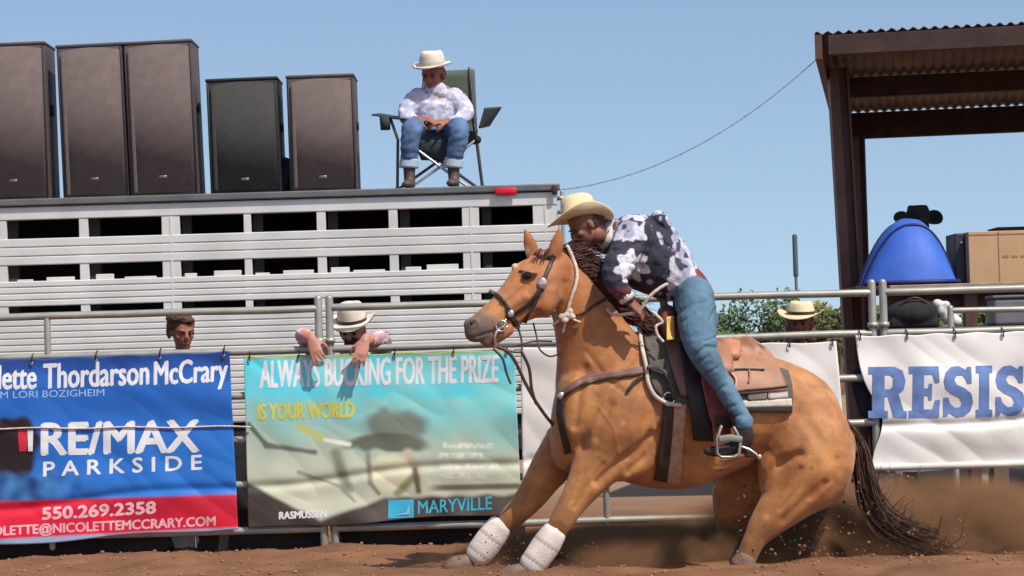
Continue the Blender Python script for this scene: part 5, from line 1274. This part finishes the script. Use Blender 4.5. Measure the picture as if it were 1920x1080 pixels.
mb = MB(); mb.ell(hc + Vector((-.01, .02, .048)), .092, .105, .08); mb.ell(hc + Vector((-.02, -.06, .085)), .075, .045, .035); mb.ell(hc + Vector((.04, -.055, .07)), .05, .04, .03); mb.ell(hc + Vector((-.082, .0, .01)), .018, .05, .055)
mb.skin("hair", hair_br, boy, .007, 2, wrinkle(.006, 40))
mb = MB(); mb.wchain([(V(0, .04, -.165), .085, .075), (V(0, .05, -.23), .17, .10), (V(0, .05, -.45), .16, .11), (V(0, .05, -.72), .15, .11)], 18, 3)
for k in (-1, 1): mb.wchain([(V(.16 * k, .05, -.235), .065, .065), (V(.21 * k, .05, -.38), .06, .06)], 12, 2)
mb.skin("t_shirt", mat("shirt_offwhite", (.42, .40, .38), .9), boy, .01, 3, wrinkle(.006, 14))
mb = MB(); mb.wchain([(V(0, .05, -.70), .155, .11), (V(0, .05, -.80), .16, .115)], 16, 2)
for k in (-1, 1): mb.wchain([(V(.08 * k, .05, -.78), .085, .085), (V(.10 * k, .05, -1.05), .062, .062), (Vector((hc.x + .11 * k, FY + .33, .10)), .055, .055)], 12, 3)
mb.skin("jeans", denim, boy, .01, 3, wrinkle(.006, 14))
for k in (-1, 1):
    mb = MB(); X = hc.x + .11 * k; mb.wchain([(Vector((X, FY + .33, .10)), .04, .04), (Vector((X, FY + .33, .04)), .045, .04), (Vector((X, FY + .22, .03)), .035, .04)], 10, 2); mb.skin("boot", leather_dk, boy, .009, 2)

# ---------------------------------------------------------------- cowboy leaning over the rail
cw, hc, f, u, V, mb = standing("cowboy in a pale hat hanging both arms over the rail above the turquoise banner", 660, 618, FY + .22, (-.15, -.90, -.42), None, None, 1.05, skin_brown)
eL, wL = P(566, 628, FY + .02), P(584, 636, FY - .10); eR, wR = P(716, 634, FY + .05), P(684, 640, FY - .12)
mb.wchain([(V(-.19, .06, -.20), .05, .05), (eL, .04, .04), (wL, .028, .026)], 12, 3); mb.wchain([(V(.19, .06, -.20), .05, .05), (eR, .04, .04), (wR, .028, .026)], 12, 3)
hand(mb, wL, Vector((.35, -.45, -.95)), Vector((.2, .9, -.2)), 1.1, .5, -1); hand(mb, wR, Vector((-.30, -.45, -.95)), Vector((-.1, .9, -.3)), 1.1, .5)
mb.skin("body", mat("skin_pink", (.45, .20, .14), .55, 0, .15, 12), cw, .0075, 2); eyes(cw, hc, f, u, 1.05)
cowboy_hat(hc + Vector((0, 0, .055)), Vector((-.05, -.30, 1)), f, felt_white, cw, 1.08, .150, .11, .035)
mb = MB(); mb.ell(hc + Vector((0, .045, -.01)), .085, .075, .085); mb.ell(hc + Vector((0, -.06, -.085)), .05, .035, .04); mb.skin("beard_and_hair", mat("hair_dark", (.035, .016, .012), .8), cw, .008, 2, wrinkle(.004, 60))
pinkm = cloth_mat("shirt_pink_check", (.50, .28, .32), (.62, .55, .58), 20, .45, 5)
mb = MB(); mb.wchain([(V(0, .06, -.16), .09, .08), (V(0, .08, -.24), .20, .12), (V(0, .10, -.5), .18, .13), (V(0, .12, -.8), .17, .12)], 18, 3)
mb.wchain([(V(-.17, .07, -.21), .075, .075), (eL + Vector((0, .02, 0)), .055, .055), (eL.lerp(wL, .6), .045, .045)], 12, 3); mb.wchain([(V(.17, .07, -.21), .075, .075), (eR + Vector((0, .02, 0)), .058, .058), (eR.lerp(wR, .55), .045, .045)], 12, 3)
mb.skin("shirt", pinkm, cw, .010, 3, wrinkle(.008, 15))
mb = MB(); mb.wchain([(V(0, .12, -.78), .17, .12), (V(0, .12, -.9), .17, .12)], 16, 2)
for k in (-1, 1): mb.wchain([(V(.09 * k, .12, -.88), .09, .09), (V(.12 * k, .12, -1.2), .065, .065), (Vector((hc.x + .13 * k, FY + .36, .10)), .058, .058)], 12, 3)
mb.skin("jeans", denim, cw, .011, 3)
for k in (-1, 1):
    mb = MB(); X = hc.x + .13 * k; mb.wchain([(Vector((X, FY + .36, .10)), .045, .045), (Vector((X, FY + .36, .04)), .05, .045), (Vector((X, FY + .24, .03)), .035, .04)], 10, 2); mb.skin("boot", leather_dk, cw, .010, 2)

# ---------------------------------------------------------------- spectator behind the white banner, spectator behind the tent
def bystander(label, hx, hy, y, f, hatm, shirtm, z_sit=None, hatc=None, haircol=None, hs=1.0, **kw):
    hc = P(hx, hy, y); t = thing("person", label, "person", (hc.x, y, 0 if z_sit is None else z_sit)); f = Vector(f).normalized(); u = Vector((0, -.05, 1))
    V = lambda a, b, c: Vector((hc.x + a, y + b, hc.z + c)); zb0 = (0 if z_sit is None else z_sit)
    mb = MB(); head(mb, hc, f, u, hs)
    mb.wchain([(V(0, .02, -.05), .05, .05), (V(0, .04, -.15), .055, .055), (V(0, .05, -.25), .14, .08), (V(0, .05, -.45), .13, .09)], 12, 2)
    for k in (-1, 1): mb.wchain([(V(.18 * k, .05, -.25), .045, .045), (V(.23 * k, .05, -.46), .036, .036), (V(.18 * k, -.08, -.58), .026, .026)], 10, 2)
    for k in (-1, 1): hand(mb, V(.18 * k, -.08, -.58), Vector((-k * .5, -.8, -.2)), Vector((0, 0, -1)), .95, .6, k)
    mb.skin("body", skin_brown, t, .008, 2); eyes(t, hc, f, u, hs)
    if haircol:
        mb = MB(); mb.ell(hc + Vector((0, .03, .02)), .095, .095, .10); mb.ell(hc + Vector((-.06, .03, -.08)), .05, .07, .09); mb.ell(hc + Vector((.06, .03, -.08)), .05, .07, .09); mb.skin("hair", haircol, t, .008, 2, wrinkle(.006, 45))
    cowboy_hat(hc + Vector((0, 0, .06)), Vector((.02, -.1, 1)), f, hatm, t, 1.08, kw.get('brim', .17), kw.get('ch', .12), kw.get('curl', .05))
    mb = MB(); mb.wchain([(V(0, .04, -.165), .085, .075), (V(0, .05, -.24), .18, .11), (V(0, .05, -.5), .16, .12), (V(0, .05, -.66), .16, .12)], 16, 3)
    for k in (-1, 1): mb.wchain([(V(.17 * k, .05, -.24), .068, .068), (V(.23 * k, .05, -.45), .055, .055), (V(.19 * k, -.06, -.56), .042, .042)], 12, 2)
    mb.skin("shirt", shirtm, t, .011, 3, wrinkle(.007, 15))
    mb = MB(); zt = hc.z - .64
    mb.wchain([(Vector((hc.x, y + .05, zt)), .16, .12), (Vector((hc.x, y + .05, zt - .08)), .165, .12)], 14, 2)
    for k in (-1, 1):
        if z_sit is None: pts = [(Vector((hc.x + .08 * k, y + .05, zt - .06)), .085, .085), (Vector((hc.x + .1 * k, y + .05, zt * .5 + .02)), .062, .062), (Vector((hc.x + .1 * k, y + .05, .10)), .052, .052)]
        else: pts = [(Vector((hc.x + .08 * k, y + .05, max(zt - .06, z_sit + .09))), .085, .08), (Vector((hc.x + .22 * k, y - .12, z_sit + .085)), .07, .07), (Vector((hc.x - .02 * k, y - .26, z_sit + .065)), .052, .052)]
        mb.wchain(pts, 12, 3)
    mb.skin("jeans", denim, t, .012, 3)
    for k in (-1, 1):
        mb = MB()
        if z_sit is None: X = hc.x + .1 * k; mb.wchain([(Vector((X, y + .05, .10)), .045, .045), (Vector((X, y + .05, .04)), .05, .045), (Vector((X, y - .08, .03)), .035, .04)], 10, 2)
        else: mb.wchain([(Vector((hc.x - .02 * k, y - .26 - .03 * k, z_sit + .06)), .045, .045), (Vector((hc.x - .16 * k, y - .28 - .05 * k, z_sit + .045)), .038, .045)], 10, 2)
        mb.skin("boot", leather_dk, t, .010, 2)
    return t
bystander("person in a tan hat with long brown hair looking over the blank white banner", 1502, 606, FY + 1.2, (-.3, -.9, -.1), straw, mat("shirt_rust", (.20, .07, .04), .9), haircol=mat("hair_chestnut", (.13, .045, .025), .7, 0, .4, 40, .5, 90), brim=.155, ch=.085, curl=.03)
zs = P(1722, 432, TYY + 1.0)
bystander("person in a black cowboy hat sitting on the deck behind the blue tent", 1722, 428, TYY + .95, (.5, -.85, 0), felt_black, mat("shirt_skyblue", (.35, .42, .52), .9), z_sit=ZD, haircol=mat("hair_black", (.02, .014, .012), .8), brim=.175, ch=.12, curl=.075, hs=.98)

# ================================================================ DUST
def dust(name, label, c, sx, sy, sz, dens, seed, col=(.55, .28, .145)):
    mb = MB(); mb.ell(c, sx, sy, sz, None, 32, 16); me = mb.mesh(name)
    o = bpy.data.objects.new(name, me); COL.objects.link(o); o.location = c
    me.transform(Matrix.Translation(-Vector(c))); tagp(o, label, "dust", kind="stuff")
    m = bpy.data.materials.new(name + "_volume"); m.use_nodes = True; n = m.node_tree.nodes; L = m.node_tree.links
    n.remove(n["Principled BSDF"]); out = n["Material Output"]; v = n.new("ShaderNodeVolumePrincipled"); v.inputs["Color"].default_value = (*col, 1); v.inputs["Anisotropy"].default_value = .0
    tc = n.new("ShaderNodeTexCoord"); mp = n.new("ShaderNodeMapping"); mp.inputs["Scale"].default_value = (1 / sx, 1 / sy, 1 / sz); L.new(tc.outputs["Object"], mp.inputs[0])
    ln = n.new("ShaderNodeVectorMath"); ln.operation = 'LENGTH'; L.new(mp.outputs[0], ln.inputs[0])
    fo = n.new("ShaderNodeMapRange"); fo.inputs[1].default_value = 1.0; fo.inputs[2].default_value = .25; fo.interpolation_type = 'SMOOTHSTEP'; L.new(ln.outputs["Value"], fo.inputs[0])
    z = n.new("ShaderNodeTexNoise"); z.inputs["Scale"].default_value = 3.2; z.inputs["Detail"].default_value = 5; z.noise_dimensions = '4D'; z.inputs["W"].default_value = seed; L.new(tc.outputs["Object"], z.inputs["Vector"])
    zr = n.new("ShaderNodeMapRange"); zr.inputs[1].default_value = .42; zr.inputs[2].default_value = .68; L.new(z.outputs[0], zr.inputs[0])
    mu = n.new("ShaderNodeMath"); mu.operation = 'MULTIPLY'; L.new(fo.outputs[0], mu.inputs[0]); L.new(zr.outputs[0], mu.inputs[1])
    m2 = n.new("ShaderNodeMath"); m2.operation = 'MULTIPLY'; L.new(mu.outputs[0], m2.inputs[0]); m2.inputs[1].default_value = dens
    L.new(m2.outputs[0], v.inputs["Density"]); L.new(v.outputs[0], out.inputs["Volume"]); me.materials.append(m); return o
dust("dust_cloud", "brown dust boiling up around the horse's hind legs and tail", tuple(P(1690, 1025, HY + .75)), 1.8, .85, .46, 75, 1.0)
dust("dust_cloud", "low brown dust kicked up beneath the horse's belly and front legs", tuple(P(1180, 1050, HY + .35)), 1.3, .62, .24, 80, 4.0)
# dirt flung up by the hooves
mb = MB(); rr = random.Random(12)
for i in range(650):
    f = rr.random(); px = 1380 + 480 * f * rr.random() ** .6; py = 1040 - rr.random() ** 1.6 * (60 + 150 * f * (1 - f) * 3); r = rr.uniform(.002, .009)
    q = P(px, py, HY + rr.uniform(-.2, .6)); mb.ell(q, r * rr.uniform(.8, 2), r, r, Matrix.Rotation(rr.random() * 3, 3, 'Y'), 5, 4)
for i in range(160):
    px = rr.uniform(880, 1120); py = 1070 - rr.random() ** 1.8 * 70; r = rr.uniform(.002, .007); mb.ell(P(px, py, HY + rr.uniform(-.3, .2)), r, r, r, None, 5, 4)
tagp(mb.build("flying_dirt", mat("flying_dirt_m", (.20, .11, .065), .95), None, False), "clods of dirt thrown up behind the galloping horse", "dirt clods", kind="stuff")
